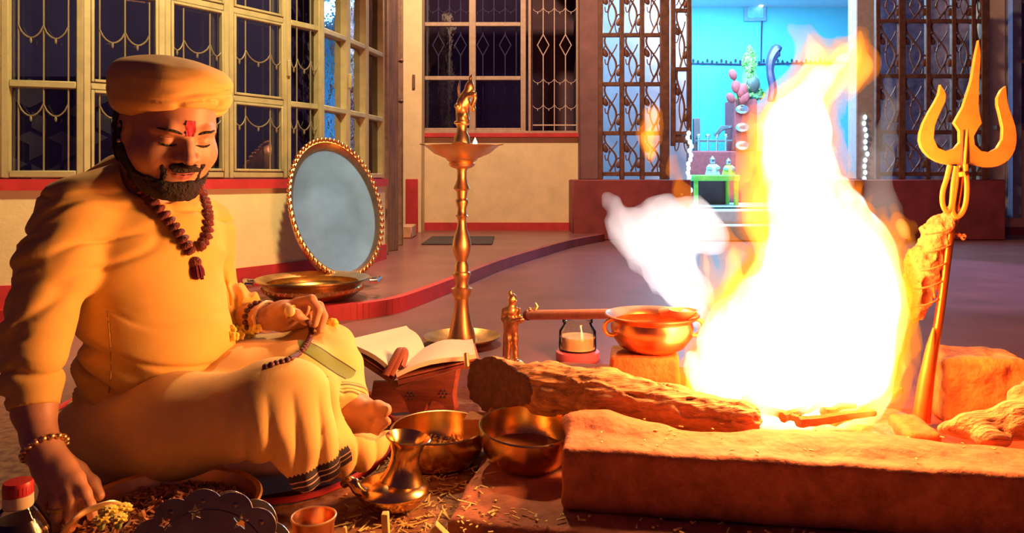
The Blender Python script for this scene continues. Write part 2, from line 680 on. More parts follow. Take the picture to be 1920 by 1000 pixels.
# ------------------------------------------------------------------ left wall: a bay of windows on a low wall
bay = [(-2.95, 3.10), (-2.256, 3.29), (-1.94, 3.38), (-1.67, 3.60), (-1.47, 3.89), (-1.26, 4.20), (-1.12, 4.42), (-1.035, 4.75),
       (-0.975, 5.05), (-0.915, 5.38)]
SILL, ZTOP = 0.652, 2.62


def seg_box(mb, a, b, z0, z1, t0, t1, ext=0.0):
    """wall piece along a->b; t0..t1 is the depth behind (+) or in front (-) of the line"""
    a, b = Vector((*a, 0)), Vector((*b, 0))
    d = (b - a).normalized(); n = Vector((-d.y, d.x, 0))
    a = a - d * ext; b = b + d * ext
    q = [a + n * t0, b + n * t0, b + n * t1, a + n * t1]
    mb.add([p + Vector((0, 0, z0)) for p in q] + [p + Vector((0, 0, z1)) for p in q],
           [(3, 2, 1, 0), (4, 5, 6, 7), (0, 1, 5, 4), (1, 2, 6, 5), (2, 3, 7, 6), (3, 0, 4, 7)])


mb = MB()
for a, b in zip(bay[:-1], bay[1:]):
    seg_box(mb, a, b, 0.0, SILL - 0.04, 0.0, 0.14)
    seg_box(mb, a, b, ZTOP, 3.2, 0.0, 0.14)
wl = mb.build('wall_left', M['cream']); tag(wl, kind='structure')
mb = MB()
for a, b in zip(bay[:-1], bay[1:]):
    seg_box(mb, a, b, ZV, 0.178, -0.012, 0.0, 0.002)
o = mb.build('baseboard_left', M['red']); tag(o, kind='structure')
mb = MB()
for a, b in zip(bay[:-1], bay[1:]):
    seg_box(mb, a, b, 0.597, SILL - 0.004, -0.022, 0.14, 0.004)
o = mb.build('trim_1', M['red']); tag(o, kind='structure')


def swag(mb, a, b, z, drop, n):
    """U shaped iron strip between two bars, with a little drop"""
    a, b = Vector(a), Vector(b)
    pts = []
    for i in range(9):
        t = i / 8
        p = a.lerp(b, t); p.z = z - drop * math.sin(math.pi * t) ** 0.7
        pts.append(p)
    mb.tube(pts, 0.0038, 5)
    m = a.lerp(b, 0.5); m.z = z - drop - 0.012
    mb.ball(m, (0.006, 0.006, 0.014), nu=6, nv=4)


RAILS = [SILL + 0.018, 1.073, 1.535, 2.03, ZTOP - 0.02]
for i, (a, b) in enumerate(zip(bay[:-1], bay[1:])):
    A, B = Vector((*a, 0)), Vector((*b, 0))
    L = (B - A).length; d = (B - A) / L; n = Vector((-d.y, d.x, 0))
    w = struct_root('window_%d' % (i + 1), (A + B) / 2 + Vector((0, 0, SILL)))
    fw = 0.031 if i < 4 else 0.028

    def bar(name, p0, p1, wd, dp, off, m=M['frame'], parent=None):
        mbx = MB()
        c = (p0 + p1) / 2 + n * off
        ln = (p1 - p0).length
        if abs((p1 - p0).normalized().z) > 0.5:
            sz = (wd, dp, ln)
        else:
            sz = (ln, dp, wd)
        R = Matrix((d, n, Vector((0, 0, 1)))).transposed()
        mbx.box(c, sz, R, bev=0.004)
        return mbx.build(name, m, parent or w)
    # the two outer stiles of this light, then an inner sash on the wide lights
    for q in ((A + d * fw * 0.5), (B - d * fw * 0.5)):
        bar('stile', q + Vector((0, 0, SILL)), q + Vector((0, 0, ZTOP)), fw, 0.055, 0.03)
    for z in RAILS:
        bar('rail', A + d * fw + Vector((0, 0, z)), B - d * fw + Vector((0, 0, z)), 0.032, 0.05, 0.03)
    sash = 0.014 if i in (2, 3, 4) else 0.010
    for z0, z1 in zip(RAILS[:-1], RAILS[1:]):
        if i in (2, 3, 4):                       # opening sashes have their own border
            smb = MB()
            R = Matrix((d, n, Vector((0, 0, 1)))).transposed()
            c = (A + B) / 2 + n * 0.014
            ww = L - 2 * fw
            for sx in (-1, 1):
                smb.box(c + d * sx * (ww / 2 - sash / 2) + Vector((0, 0, (z0 + z1) / 2)), (sash, 0.03, z1 - z0 - 0.036), R, 0.003)
            for sz in (z0 + 0.018 + sash / 2, z1 - 0.018 - sash / 2):
                smb.box(c + Vector((0, 0, sz)), (ww - 2 * sash, 0.03, sash), R, 0.003)
            smb.build('sash', M['frame'], w)
        pm = MB()
        ins = fw + (0.0 if i not in (2, 3, 4) else sash * 0.8)
        q0, q1 = A + d * ins + n * 0.046, B - d * ins + n * 0.046
        pm.prism([q0 + Vector((0, 0, z0 + 0.014)), q1 + Vector((0, 0, z0 + 0.014)), q1 + Vector((0, 0, z1 - 0.014)), q0 + Vector((0, 0, z1 - 0.014))], n * 0.004)
        pm.build('pane', M['pane_wavy'] if i in (6, 7) else M['pane'], w, sharp=None)
    if i < 6:
        nb = 3 if i < 3 else 2
        xs = [fw + (L - 2 * fw) * (k + 0.5) / nb for k in range(nb)] if nb == 2 else [fw + (L - 2 * fw) * t for t in (0.13, 0.5, 0.87)]
        for x in xs:
            q = A + d * x + n * 0.018
            MB().tube([q + Vector((0, 0, SILL)), q + Vector((0, 0, ZTOP))], 0.0042, 6).build('grille_bar', M['grille'], w)
        for zz in (1.335 if i != 0 else 1.30, 0.985, 1.80):
            ends = [fw] + xs + [L - fw]
            pairs = list(zip(xs[:-1], xs[1:])) if nb == 3 else list(zip(ends[:-1], ends[1:]))
            for x0, x1 in pairs:
                sm = MB(); swag(sm, A + d * x0 + n * 0.014, A + d * x1 + n * 0.014, zz, 0.055, n)
                sm.build('grille_swag', M['grille'], w)
    if i in (4, 7):
        q = B if i == 4 else A
        R = Matrix((d, n, Vector((0, 0, 1)))).transposed()
        MB().box(q + n * -0.005 + Vector((0, 0, 1.27)), (0.016, 0.02, 0.09), R, 0.003).build('hinge', M['frame'], w)

# dark room behind the bay
mb = MB()
back = [(-4.6, 4.2), (-3.6, 5.6), (-2.4, 6.6), (-1.5, 7.4)]
for a, b in zip(back[:-1], back[1:]):
    seg_box(mb, a, b, 0.0, 3.2, 0.0, 0.1)
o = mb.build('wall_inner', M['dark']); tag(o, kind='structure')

# screen with pale rhombus patches standing in the dark room behind the first windows
t = thing('folding_screen', 'dark screen of pale rhombus patches seen through the leftmost window', 'screen', (-2.45, 4.35, ZV))
sm = mat('screen_cloth', (0.035, 0.03, 0.06), 0.9, var=0.2)
sp = mat('screen_patch', (0.34, 0.31, 0.22), 0.8, var=0.25, scale=9)
MB().box((-2.45, 4.40, 0.66), (1.5, 0.03, 1.18)).build('backing', sm, t)
random.seed(4)
e1, e2, e3 = Vector((0.095, 0, 0.045)), Vector((-0.095, 0, 0.045)), Vector((0, 0, -0.11))
cells = []
for r in range(6):
    for c in range(7):
        ctr = Vector((-3.02 + c * 0.19 + (r % 2) * 0.095, 4.383, 1.16 - r * 0.155))
        for kx, (u, v) in enumerate(((e1, e3), (e2, e3), (e1, e2))):
            if random.random() < (0.45 if kx != 2 else 0.55):
                cells.append((ctr, u * 0.86, v * 0.86))
for ctr, u, v in cells:
    MB().prism([ctr, ctr + u, ctr + u + v, ctr + v], (0, -0.006, 0)).build('patch', sp, t, sharp=None)

# ------------------------------------------------------------------ end of the bay: dark door leaf, threshold, cream pilaster
t = struct_root('door_1', (-1.10, 6.6, ZV))
MB().box(P(734, 200, 6.0).xy.to_3d() + Vector((0, 0, 1.5)), (0.115, 0.05, 2.86), Matrix.Rotation(0.95, 3, 'Z'), 0.006).build('door_leaf', M['wood_dark'], t)
for px_, d_ in ((722, 5.7), (750, 6.5)):
    MB().box(P(px_, 200, d_).xy.to_3d() + Vector((0, 0, 1.5)), (0.05, 0.05, 2.86), None, 0.006).build('door_stile', mat('door_stile_%d' % px_, (0.26, 0.17, 0.13), 0.6, var=0.3), t)
for z_ in (1.62, 1.29):
    mb = MB(); q = P(741, 200, 6.15).xy.to_3d() + Vector((0, 0, z_))
    mb.tube([q + Vector((-0.03, -0.05, 0)), q + Vector((0.06, -0.06, -0.01))], 0.012, 8)
    mb.ball(q + Vector((0.06, -0.06, -0.01)), 0.018, nu=8, nv=6)
    mb.build('bolt', M['rust'], t)
o = MB().box(P(752, 430, 7.4).xy.to_3d() + Vector((0, 0, ZV + 0.06)), (0.26, 0.35, 0.12), None, 0.01).build('trim_2', mat('threshold', (0.6, 0.36, 0.22), 0.7)); tag(o, kind='structure')

x0, x1 = P(754, 0, 8.1).x, P(786, 0, 8.1).x
pl = MB().box(((x0 + x1) / 2 - 0.02, 8.22, 1.6), (x1 - x0 + 0.10, 0.26, 3.2), None, 0.008).build('wall_pilaster', M['cream']); tag(pl, kind='structure')
o = MB().box(((P(760, 0, 8.05).x + P(783, 0, 8.05).x) / 2, 8.085, (ZV + 0.645) / 2), (P(783, 0, 8.05).x - P(760, 0, 8.05).x, 0.03, 0.645 - ZV), None, 0.004).build('trim_3', M['red']); tag(o, kind='structure')
o = MB().box((P(775, 0, 8.05).x, 8.08, 1.70), (0.03, 0.03, 0.15), None, 0.004)
o = o.build('switch_plate', M['wood_dark'], pl)

# ------------------------------------------------------------------ far wall with its window
YB = 8.40
XL, XR = P(784, 0, YB).x, P(1108, 0, YB).x
ZS = 1.16
mb = MB()
mb.box(((XL + XR) / 2, YB + 0.10, ZS / 2), (XR - XL, 0.2, ZS))
mb.box(((XL + XR) / 2, YB + 0.10, 3.05), (XR - XL, 0.2, 0.3))
wb = mb.build('wall_back', M['cream']); tag(wb, kind='structure')
o = MB().box(((XL + XR) / 2, YB - 0.01, (ZV + 0.155) / 2), (XR - XL, 0.03, 0.155 - ZV)).build('baseboard_back', M['red']); tag(o, kind='structure')
o = MB().box(((XL + XR) / 2 - 0.01, YB - 0.01, ZS - 0.025), (XR - XL - 0.06, 0.10, 0.05), None, 0.006).build('trim_4', M['red']); tag(o, kind='structure')

w = struct_root('window_10', (0, YB, ZS))
YW = YB + 0.03


def fbar(name, x0, z0, x1, z1, wd, dp, y, m, parent, bev=0.004):
    a, b = Vector((x0, y, z0)), Vector((x1, y, z1))
    c = (a + b) / 2
    v = abs(z1 - z0) > abs(x1 - x0)
    return MB().box(c, (wd if v else (b - a).length, dp, (b - a).length if v else wd), None, bev).build(name, m, parent)


M['frame2'] = mat('far_frame_paint', (0.40, 0.30, 0.26), 0.5, var=0.15)
X = lambda px_: P(px_, 0, YW).x
Zr = lambda row: P(0, row, YW).z
for px_, wd in ((791, 0.055), (886, 0.075), (981, 0.06)):
    fbar('stile', X(px_), ZS, X(px_), 2.9, wd, 0.06, YW, M['frame2'], w)
fbar('stile', X(993), ZS, X(993), 2.9, 0.03, 0.2, YW + 0.05, M['frame2'], w)
for (a, b) in ((797, 880), (892, 976)):
    for row in (244, 147, 46, -60):
        fbar('rail', X(a), Zr(row), X(b), Zr(row), 0.045, 0.05, YW, M['frame2'], w)
    for r0, r1 in ((244, 147), (147, 46), (46, -60)):
        MB().prism([(X(a), YW, Zr(r0)), (X(b), YW, Zr(r0)), (X(b), YW, Zr(r1)), (X(a), YW, Zr(r1))], (0, 0.004, 0)).build('pane', M['pane'], w, sharp=None)
fbar('sill', X(786), ZS + 0.012, X(1100), ZS + 0.012, 0.03, 0.10, YW, M['frame2'], w)
M['grille2'] = mat('far_grille_paint', (0.55, 0.42, 0.40), 0.5, var=0.1)
YG = YW + 0.06
for a, b, pitch in ((800, 985, 21), (998, 1082, 21)):
    px_ = a
    k = 0
    while px_ <= b:
        # alternate straight bars and bars that open into a diamond
        if k % 2 == 1:
            for row_c in (83,):
                dm = MB()
                zt, zb, zc = Zr(row_c - 20), Zr(row_c + 20), Zr(row_c)
                dx = 0.066
                for s in (-1, 1):
                    dm.tube([(X(px_), YG, zt), (X(px_) + s * dx, YG, zc), (X(px_), YG, zb)], 0.007, 5)
                dm.build('grille_diamond', M['grille2'], w)
            MB().tube([(X(px_), YG, ZS), (X(px_), YG, Zr(103))], 0.007, 5).build('grille_bar', M['grille2'], w)
            MB().tube([(X(px_), YG, Zr(63)), (X(px_), YG, 2.9)], 0.007, 5).build('grille_bar', M['grille2'], w)
        else:
            MB().tube([(X(px_), YG, ZS), (X(px_), YG, 2.9)], 0.007, 5).build('grille_bar', M['grille2'], w)
        if px_ + pitch <= b:
            for row in (146, 195, 12):
                sm = MB(); swag(sm, (X(px_), YG, 0), (X(px_ + pitch), YG, 0), Zr(row), 0.05, None)
                sm.build('grille_swag', M['grille2'], w)
        px_ += pitch; k += 1
    fbar('rail', X(a), Zr(234), X(b), Zr(234), 0.014, 0.014, YG, M['grille2'], w, 0)
fbar('stile', X(1084), ZS, X(1084), 2.9, 0.03, 0.06, YW, M['frame2'], w)
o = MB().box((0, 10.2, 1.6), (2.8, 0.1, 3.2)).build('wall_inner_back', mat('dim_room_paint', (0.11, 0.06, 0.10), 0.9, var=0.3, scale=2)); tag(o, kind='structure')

# brown pilaster between the far wall and the gate, and red plinths under the gates
xa, xb = P(1086, 0, 8.25).x, P(1121, 0, 8.25).x
o = MB().box(((xa + xb) / 2 + 0.02, 8.30, 1.92), (xb - xa + 0.04, 0.26, 2.56), None, 0.008).build('wall_pilaster.001', M['pilaster']); tag(o, kind='structure')
YP = 7.85
xa, xb = P(1074, 0, YP).x, P(1296, 0, YP).x
o = MB().box(((xa + xb) / 2, YP + 0.4, 0.32), (xb - xa, 0.8, 0.64), None, 0.012).build('trim_5', M['redplinth']); tag(o, kind='structure')
xa2, xb2 = P(1600, 0, YP).x, P(1886, 0, YP).x
o = MB().box(((xa2 + xb2) / 2, YP + 0.4, 0.32), (xb2 - xa2, 0.8, 0.64), None, 0.012).build('trim_6', M['redplinth']); tag(o, kind='structure')
# steps up to the shrine
for k, (z_, y_) in enumerate(((0.16, 7.75), (0.30, 8.10))):
    o = MB().box(((xb + xa2) / 2, y_ + 0.5, z_ / 2), (xa2 - xb - 0.004, 1.0, z_), None, 0.012).build('trim_%d' % (7 + k), M['pale']); tag(o, kind='structure')

# ------------------------------------------------------------------ right wall
YR = 8.6
xa, xb = P(1848, 0, YR).x, 8.0
mb = MB()
mb.box(((xa + xb) / 2, YR + 0.1, (0.65 + (335 - 244) / FOC * YR) / 2), (xb - xa, 0.2, 0.65 + (335 - 244) / FOC * YR))
mb.box(((xa + P(1884, 0, YR).x) / 2, YR + 0.1, 1.9), (P(1884, 0, YR).x - xa, 0.22, 2.6), None, 0.006)
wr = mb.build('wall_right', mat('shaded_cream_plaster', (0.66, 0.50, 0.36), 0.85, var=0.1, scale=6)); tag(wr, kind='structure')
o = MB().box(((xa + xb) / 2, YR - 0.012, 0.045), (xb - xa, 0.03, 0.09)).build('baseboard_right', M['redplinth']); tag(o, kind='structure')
zs = 0.65 + (335 - 240) / FOC * YR
o = MB().box((P(1860, 0, YR).x + 1.5, YR - 0.02, zs), (3.0, 0.12, 0.05), None, 0.005).build('trim_9', M['wood_dark']); tag(o, kind='structure')
w = struct_root('window_11', (P(1905, 0, YR).x, YR, zs))
for px_ in (1889, 1950):
    fbar('stile', P(px_, 0, YR).x, zs, P(px_, 0, YR).x, 2.9, 0.05, 0.06, YR + 0.03, M['frame2'], w)
for row in (236, 115, 2):
    fbar('rail', P(1891, 0, YR).x, P(0, row, YR).z, P(1948, 0, YR).x, P(0, row, YR).z, 0.045, 0.05, YR + 0.03, M['frame2'], w)
for r0, r1 in ((236, 115), (115, 2)):
    a_, b_ = P(1891, r0, YR), P(1948, r1, YR)
    MB().prism([(a_.x, YR + 0.03, a_.z), (b_.x, YR + 0.03, a_.z), (b_.x, YR + 0.03, b_.z), (a_.x, YR + 0.03, b_.z)], (0, 0.004, 0)).build('pane', M['pane'], w, sharp=None)
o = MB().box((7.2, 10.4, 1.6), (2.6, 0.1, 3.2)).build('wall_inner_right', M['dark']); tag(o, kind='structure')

# ------------------------------------------------------------------ shrine room: shell
ZF = 0.30
tag(MB().box((3.1, 10.6, ZF - 0.05), (5.4, 3.9, 0.1)).build('floor_shrine', mat('shrine_floor', (0.5, 0.55, 0.62), 0.4, var=0.1)), kind='structure')
tag(MB().box((3.1, 12.05, 1.85), (5.6, 0.1, 3.3)).build('wall_shrine', M['cyan']), kind='structure')
zt = P(0, 121, 12.0).z
tag(MB().box((3.1, 11.99, (ZF + zt) / 2), (5.4, 0.03, zt - ZF), None, 0.004).build('wall_shrine.001', M['cyantile']), kind='structure')
tag(MB().box((0.86, 9.4, 1.6), (0.05, 1.7, 3.2)).build('wall_partition', M['dark']), kind='structure')
tag(MB().box((0.96, 10.3, 1.85), (0.1, 3.6, 3.3)).build('wall_shrine_left', M['cyan']), kind='structure')
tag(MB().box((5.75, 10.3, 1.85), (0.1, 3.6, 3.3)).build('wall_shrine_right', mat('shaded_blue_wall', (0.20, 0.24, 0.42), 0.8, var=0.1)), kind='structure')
tag(MB().box((3.1, 10.4, 3.45), (5.6, 4.2, 0.1)).build('ceiling', M['pale']), kind='structure')
# pale door jamb right of the opening
jx0, jx1 = P(1603, 0, 8.35).x, P(1640, 0, 8.35).x
tag(MB().box(((jx0 + jx1) / 2, 8.42, 1.95), (jx1 - jx0, 0.22, 2.62), None, 0.01).build('door_2', mat('jamb_plaster', (0.40, 0.36, 0.40), 0.75, var=0.12)), kind='structure')

tag(MB().box(((P(1112, 0, 9.3).x + P(1284, 0, 9.3).x) / 2, 9.35, 1.9), (P(1284, 0, 9.3).x - P(1105, 0, 9.3).x, 0.08, 3.0)).build('wall_gate_left', mat('lavender_wall', (0.56, 0.54, 0.66), 0.8, var=0.12, scale=3)), kind='structure')
tag(MB().box(((P(1652, 0, 8.9).x + P(1856, 0, 8.9).x) / 2, 8.95, 1.9), (P(1860, 0, 8.9).x - P(1652, 0, 8.9).x, 0.08, 3.0)).build('wall_gate_right', mat('dusky_blue_wall', (0.13, 0.13, 0.30), 0.45, col2=(0.42, 0.40, 0.62), scale=9)), kind='structure')
# ------------------------------------------------------------------ iron gates with scrolled leaves
YGt = 8.05


def scroll_mesh(w_, h_):
    mb = MB()
    s = []
    for i in range(15):
        t_ = i / 14
        s.append(Vector((w_ * 0.42 * math.sin(t_ * 5.6 - 0.4) * (0.55 + 0.45 * t_), 0, -h_ / 2 + h_ * t_)))
    mb.tube(s, 0.012, 6)
    mb.tube([Vector((-q.x * 0.8 + 0.01, 0.004, q.z * 0.97)) for q in s[1:13]], 0.008, 5)
    for t_, sd in ((0.30, 1), (0.74, -1)):
        p = s[int(t_ * 14)]
        br = [p, p + Vector((sd * w_ * 0.16, 0, h_ * 0.09)), p + Vector((sd * w_ * 0.27, 0, h_ * 0.05)), p + Vector((sd * w_ * 0.22, 0, -h_ * 0.02))]
        mb.tube(catmull(br, 4), 0.008, 5)
        mb.ball(br[-1] + Vector((0, 0, -0.02)), (0.032, 0.012, 0.052), Matrix.Rotation(sd * 0.5, 3, 'Y'), 8, 6)
        cr = []
        for k in range(9):
            a_ = k / 8 * 4.6
            cr.append(p + Vector((-sd * (w_ * 0.20 - 0.018 * k * 0.6) * math.sin(a_ * 0.5), 0, (0.09 - 0.004 * k) * math.cos(a_) - 0.09)))
        mb.tube(cr, 0.007, 5)
    return mb.mesh('scroll')


_sc = {}


def gate(label, posts, rows, ybase, ytop_px=-40, thick=None, depth=YGt, slant=0.0):
    t = thing('iron_gate', label, 'gate', (P(sum(posts) / len(posts), 0, depth).x, depth, ybase))
    zt_ = P(0, ytop_px, depth).z
    for i, p in enumerate(posts):
        wd = (thick or {}).get(i, 0.05)
        q = P(p, 0, depth)
        MB().box((q.x, depth, (ybase + zt_) / 2), (wd, 0.05, zt_ - ybase), None, 0.006).build('post', M['rust'], t)
    for a, b in zip(posts[:-1], posts[1:]):
        xa, xb = P(a, 0, depth).x, P(b, 0, depth).x
        zz = [ybase + 0.06] + [P(0, r, depth).z for r in rows] + [zt_ - 0.03]
        for z_ in zz:
            MB().box(((xa + xb) / 2, depth, z_), (xb - xa - 0.05, 0.04, 0.045), None, 0.005).build('crossbar', M['rust'], t)
        for z0, z1 in zip(zz[:-1], zz[1:]):
            w_, h_ = xb - xa - 0.05, z1 - z0 - 0.045
            key_ = (round(w_, 2), round(h_, 2))
            if key_ not in _sc:
                _sc[key_] = scroll_mesh(*key_)
                _sc[key_].materials.append(M['rust'])
            o_ = link('scroll', _sc[key_], M['rust'], t, local=True, sharp=50)
            o_.location = Vector(((xa + xb) / 2, depth, (z0 + z1) / 2)) - t.location
    return t


gate('rusty scrolled iron gate left of the bright shrine doorway', [1126, 1166, 1204, 1246], [250, 158, 66], 0.64, thick={3: 0.10})
gate('narrow scrolled gate leaf folded against the left edge of the shrine doorway', [1262, 1292], [250, 130, 20], 1.0)
gate('dark scrolled iron gate right of the shrine behind the trident', [1645, 1690, 1739, 1787, 1824, 1846], [248, 143, 40], 0.64, thick={1: 0.075, 5: 0.09})

# ------------------------------------------------------------------ shrine contents
M['red_cloth'] = mat('red_cloth', (0.45, 0.07, 0.08), 0.75, var=0.2)
M['silver'] = mat('silver', (0.75, 0.78, 0.82), 0.25, metal=0.9, var=0.1)
M['green'] = mat('green_cloth', (0.30, 0.72, 0.10), 0.7, var=0.1)
M['gold'] = mat('gold_paint', (0.85, 0.55, 0.12), 0.35, metal=0.6, var=0.1)
YA = 10.9
t = thing('altar', 'stepped red altar throne in the cyan shrine', 'altar', (P(1365, 0, YA).x, YA, ZF))
for r0, r1, xa, xb, nm in ((405, 283, 1292, 1440, 'altar_base'), (283, 185, 1377, 1420, 'altar_column')):
    a_, b_ = P(xa, r0, YA), P(xb, r1, YA)
    z0 = max(a_.z, ZF)
    MB().box(((a_.x + b_.x) / 2, YA + 0.25, (z0 + b_.z) / 2), (b_.x - a_.x, 0.5, b_.z - z0), None, 0.02).build(nm, M['red_cloth'], t)
for k in range(3):
    c_ = P(1392, 205 + k * 34, YA - 0.03)
    mb = MB(); mb.ball(c_, (0.10, 0.04, 0.07), nu=12, nv=8); mb.build('medallion', M['silver'], t)
for xx in (1292, 1312):
    a_ = P(xx, 335, YA); b_ = P(xx, 220, YA)
    MB().box((a_.x, YA + 0.2, (a_.z + b_.z) / 2), (0.09, 0.12, b_.z - a_.z), None, 0.01).build('altar_post', M['pilaster'], t)
# silver railing on the altar base
t = thing('silver_railing', 'small silver railing on top of the red altar base', 'railing', P(1345, 283, YA + 0.1))
for k in range(5):
    a_, b_ = P(1310 + k * 17, 283, YA + 0.1), P(1310 + k * 17, 255, YA + 0.1)
    MB().tube([a_, b_], 0.02, 6).build('baluster', M['silver'], t)
    MB().ball(b_, 0.035, nu=8, nv=6).build('knob', M['silver'], t)
MB().tube([P(1305, 264, YA + 0.1), P(1385, 264, YA + 0.1)], 0.018, 6).build('rail', M['silver'], t)
MB().tube([P(1340, 255, YA + 0.1), P(1352, 240, YA + 0.1), P(1372, 238, YA + 0.1)], [0.03, 0.05, 0.02], 6).build('crest', M['silver'], t)
# green table before the altar
YT = 9.7
t = thing('low_table', 'low table with a bright green cloth before the red altar', 'table', (P(1345, 0, YT).x, YT, ZF))
a_, b_ = P(1301, 335, YT), P(1388, 328, YT)
MB().box(((a_.x + b_.x) / 2, YT + 0.25, b_.z - 0.04), (b_.x - a_.x, 0.5, 0.08), None, 0.015).build('tabletop', M['green'], t)
for sx in (a_.x + 0.04, b_.x - 0.04):
    for sy in (0.05, 0.45):
        MB().box((sx, YT + sy, (ZF + b_.z - 0.08) / 2), (0.05, 0.05, b_.z - 0.08 - ZF), None, 0.004).build('leg', M['green'], t)
MB().box(((a_.x + b_.x) / 2, YT + 0.47, (ZF + b_.z - 0.08) / 2), (b_.x - a_.x - 0.1, 0.02, b_.z - 0.08 - ZF)).build('back_cloth', M['pilaster'], t)


zbase = P(0, 328, 9.7).z + 0.002


def idol(name, label, x, row0, row1, d, cloth, metal):
    b0 = P(x, row0, d); b0.z = zbase
    t = thing(name, label, 'idol', b0)
    h = (row0 - row1) / FOC * d
    w_ = h * 0.5
    MB().lathe([(0.0, 0), (w_ * 0.75, 0), (w_ * 0.62, h * 0.25), (w_ * 0.35, h * 0.5), (w_ * 0.2, h * 0.55), (0, h * 0.56)], 16, Matrix.Translation(b0)).build('robe', cloth, t)
    mb = MB(); mb.ball(b0 + Vector((0, 0, h * 0.68)), h * 0.14, nu=12, nv=8)
    for s in (-1, 1):
        mb.tube([b0 + Vector((s * w_ * 0.3, 0, h * 0.48)), b0 + Vector((s * w_ * 0.6, -0.03, h * 0.35)), b0 + Vector((s * w_ * 0.25, -0.08, h * 0.3))], h * 0.06, 6)
    mb.build('body', metal, t)
    MB().lathe([(h * 0.14, 0), (h * 0.15, h * 0.06), (h * 0.09, h * 0.12), (0.0, h * 0.24)], 12, Matrix.Translation(b0 + Vector((0, 0, h * 0.74)))).build('crown', metal, t)
    return t


idol('small_idol', 'small violet white idol on the left of the green table', 1336, 329, 292, 9.85, mat('violet_cloth', (0.62, 0.55, 0.85), 0.7), M['silver'])
idol('small_idol', 'small yellow green idol on the right of the green table', 1366, 329, 296, 9.85, mat('lime_cloth', (0.62, 0.72, 0.12), 0.7), M['silver'])
# tinsel crowned main idol
t = thing('tinsel_idol', 'tall glittering green idol crowned with tinsel above the altar column', 'idol', P(1406, 185, YA + 0.2))
random.seed(9)
gl = mat('tinsel', (0.30, 0.62, 0.16), 0.4, metal=0.2, var=0.35, scale=30)
mb = MB()
for k in range(420):
    hh = random.random(); row = 185 - hh * 98
    wv = 30 * (1 - hh) ** 0.55 * (0.6 + 0.4 * math.sin(hh * 9 + 1))
    a_ = random.random() * 6.28
    c_ = P(1406 + wv * math.cos(a_) * random.random() ** 0.4, row, YA + 0.2 + 0.2 * math.sin(a_))
    R_ = Euler((random.random() * 6, random.random() * 6, random.random() * 6)).to_matrix()
    mb.box(c_, (0.06, 0.012, 0.035), R_)
tag(mb.build('tinsel', gl, t, sharp=None), kind='stuff')
MB().lathe([(0.0, 0), (0.17, 0), (0.15, 0.2), (0.09, 0.45), (0.0, 0.62)], 16, Matrix.Translation(P(1406, 185, YA + 0.2))).build('body', mat('idol_green', (0.20, 0.40, 0.22), 0.5, var=0.3), t)
MB().ball(P(1412, 158, YA + 0.02), (0.10, 0.06, 0.12)).build('face', mat('idol_dark', (0.10, 0.10, 0.10), 0.4), t)
# cobra shaped staff
mb = MB()
mb.tube(catmull([P(1446, 190, YA), P(1449, 165, YA), P(1444, 135, YA), P(1446, 112, YA), P(1455, 96, YA), P(1462, 98, YA)], 5),
        [0.06] * 10 + [0.055 + 0.004 * k for k in range(10)] + [0.10, 0.10, 0.09, 0.08, 0.06, 0.03], 8)
tag(mb.build('cobra_staff', mat('dark_bronze', (0.10, 0.09, 0.20), 0.4, metal=0.5)), 'dark hooked cobra staff standing right of the tinsel idol', 'staff')
# red hibiscus cluster
t = thing('red_flower_spray', 'red flower spray left of the tinsel idol', 'flowers', P(1385, 185, YA - 0.05))
for px_, row, r_ in ((1374, 140, 0.06), (1380, 163, 0.07), (1392, 170, 0.08), (1370, 184, 0.06), (1396, 184, 0.07)):
    MB().ball(P(px_, row, YA - 0.1), (r_, 0.04, r_ * 1.4), Matrix.Rotation(0.4 * (px_ - 1383) / 10, 3, 'Y'), 8, 6).build('bloom', M['red_cloth'], t)
MB().tube([P(1375, 140, YA - 0.1), P(1384, 185, YA - 0.05), P(1384, 200, YA)], 0.012, 6).build('stem', M['wood_dark'], t)
# picture, cord, garland of bulbs
t = thing('framed_picture', 'framed blue picture hung high on the cyan shrine wall', 'picture', P(1415, 18, 11.97))
a_, b_ = P(1395, 40, 11.97), P(1436, -22, 11.97)
MB().box(((a_.x + b_.x) / 2, 11.965, (a_.z + b_.z) / 2), (b_.x - a_.x, 0.04, b_.z - a_.z), None, 0.008).build('frame', mat('picture_frame', (0.25, 0.42, 0.62), 0.5), t)
MB().box(((a_.x + b_.x) / 2, 11.94, (a_.z + b_.z) / 2), (b_.x - a_.x - 0.1, 0.01, b_.z - a_.z - 0.1)).build('print', mat('picture_print', (0.20, 0.62, 0.80), 0.5, var=0.3, scale=5), t)
t = thing('picture_bulb', 'small white bulb glowing over the picture frame', 'bulb', P(1427, 8, 11.9))
MB().ball(P(1427, 8, 11.87), 0.045).build('bulb', mat_emit('bulb_glow', (1, 0.95, 0.85), 6), t)
MB().tube([P(1430, 8, 11.95), P(1428, 60, 11.96), P(1427, 118, 11.96)], 0.010, 6).build('cord', M['dark'], t)
t = thing('bulb_garland', 'thin garland of dark bulbs strung along the shrine wall tiles', 'garland', P(1450, 118, 11.95))
MB().tube([P(1296, 119, 11.95), P(1400, 121, 11.95), P(1520, 118, 11.95), P(1600, 119, 11.95)], 0.012, 6).build('string', M['dark'], t)
ball_me = MB().ball((0, 0, 0), (0.02, 0.02, 0.032), nu=6, nv=5).mesh('bulb'); ball_me.materials.append(M['dark'])
for k in range(34):
    o = link('bulb', ball_me, M['dark'], t, local=True, sharp=None)
    o.location = P(1300 + k * 8.8, 114 + (k % 3) * 2, 11.94) - t.location
lit = mat_emit('light_string_bulb', (0.75, 0.95, 1.0), 1.6)
lit_me = MB().ball((0, 0, 0), (0.024, 0.024, 0.03), nu=6, nv=5).mesh('bulb'); lit_me.materials.append(lit)
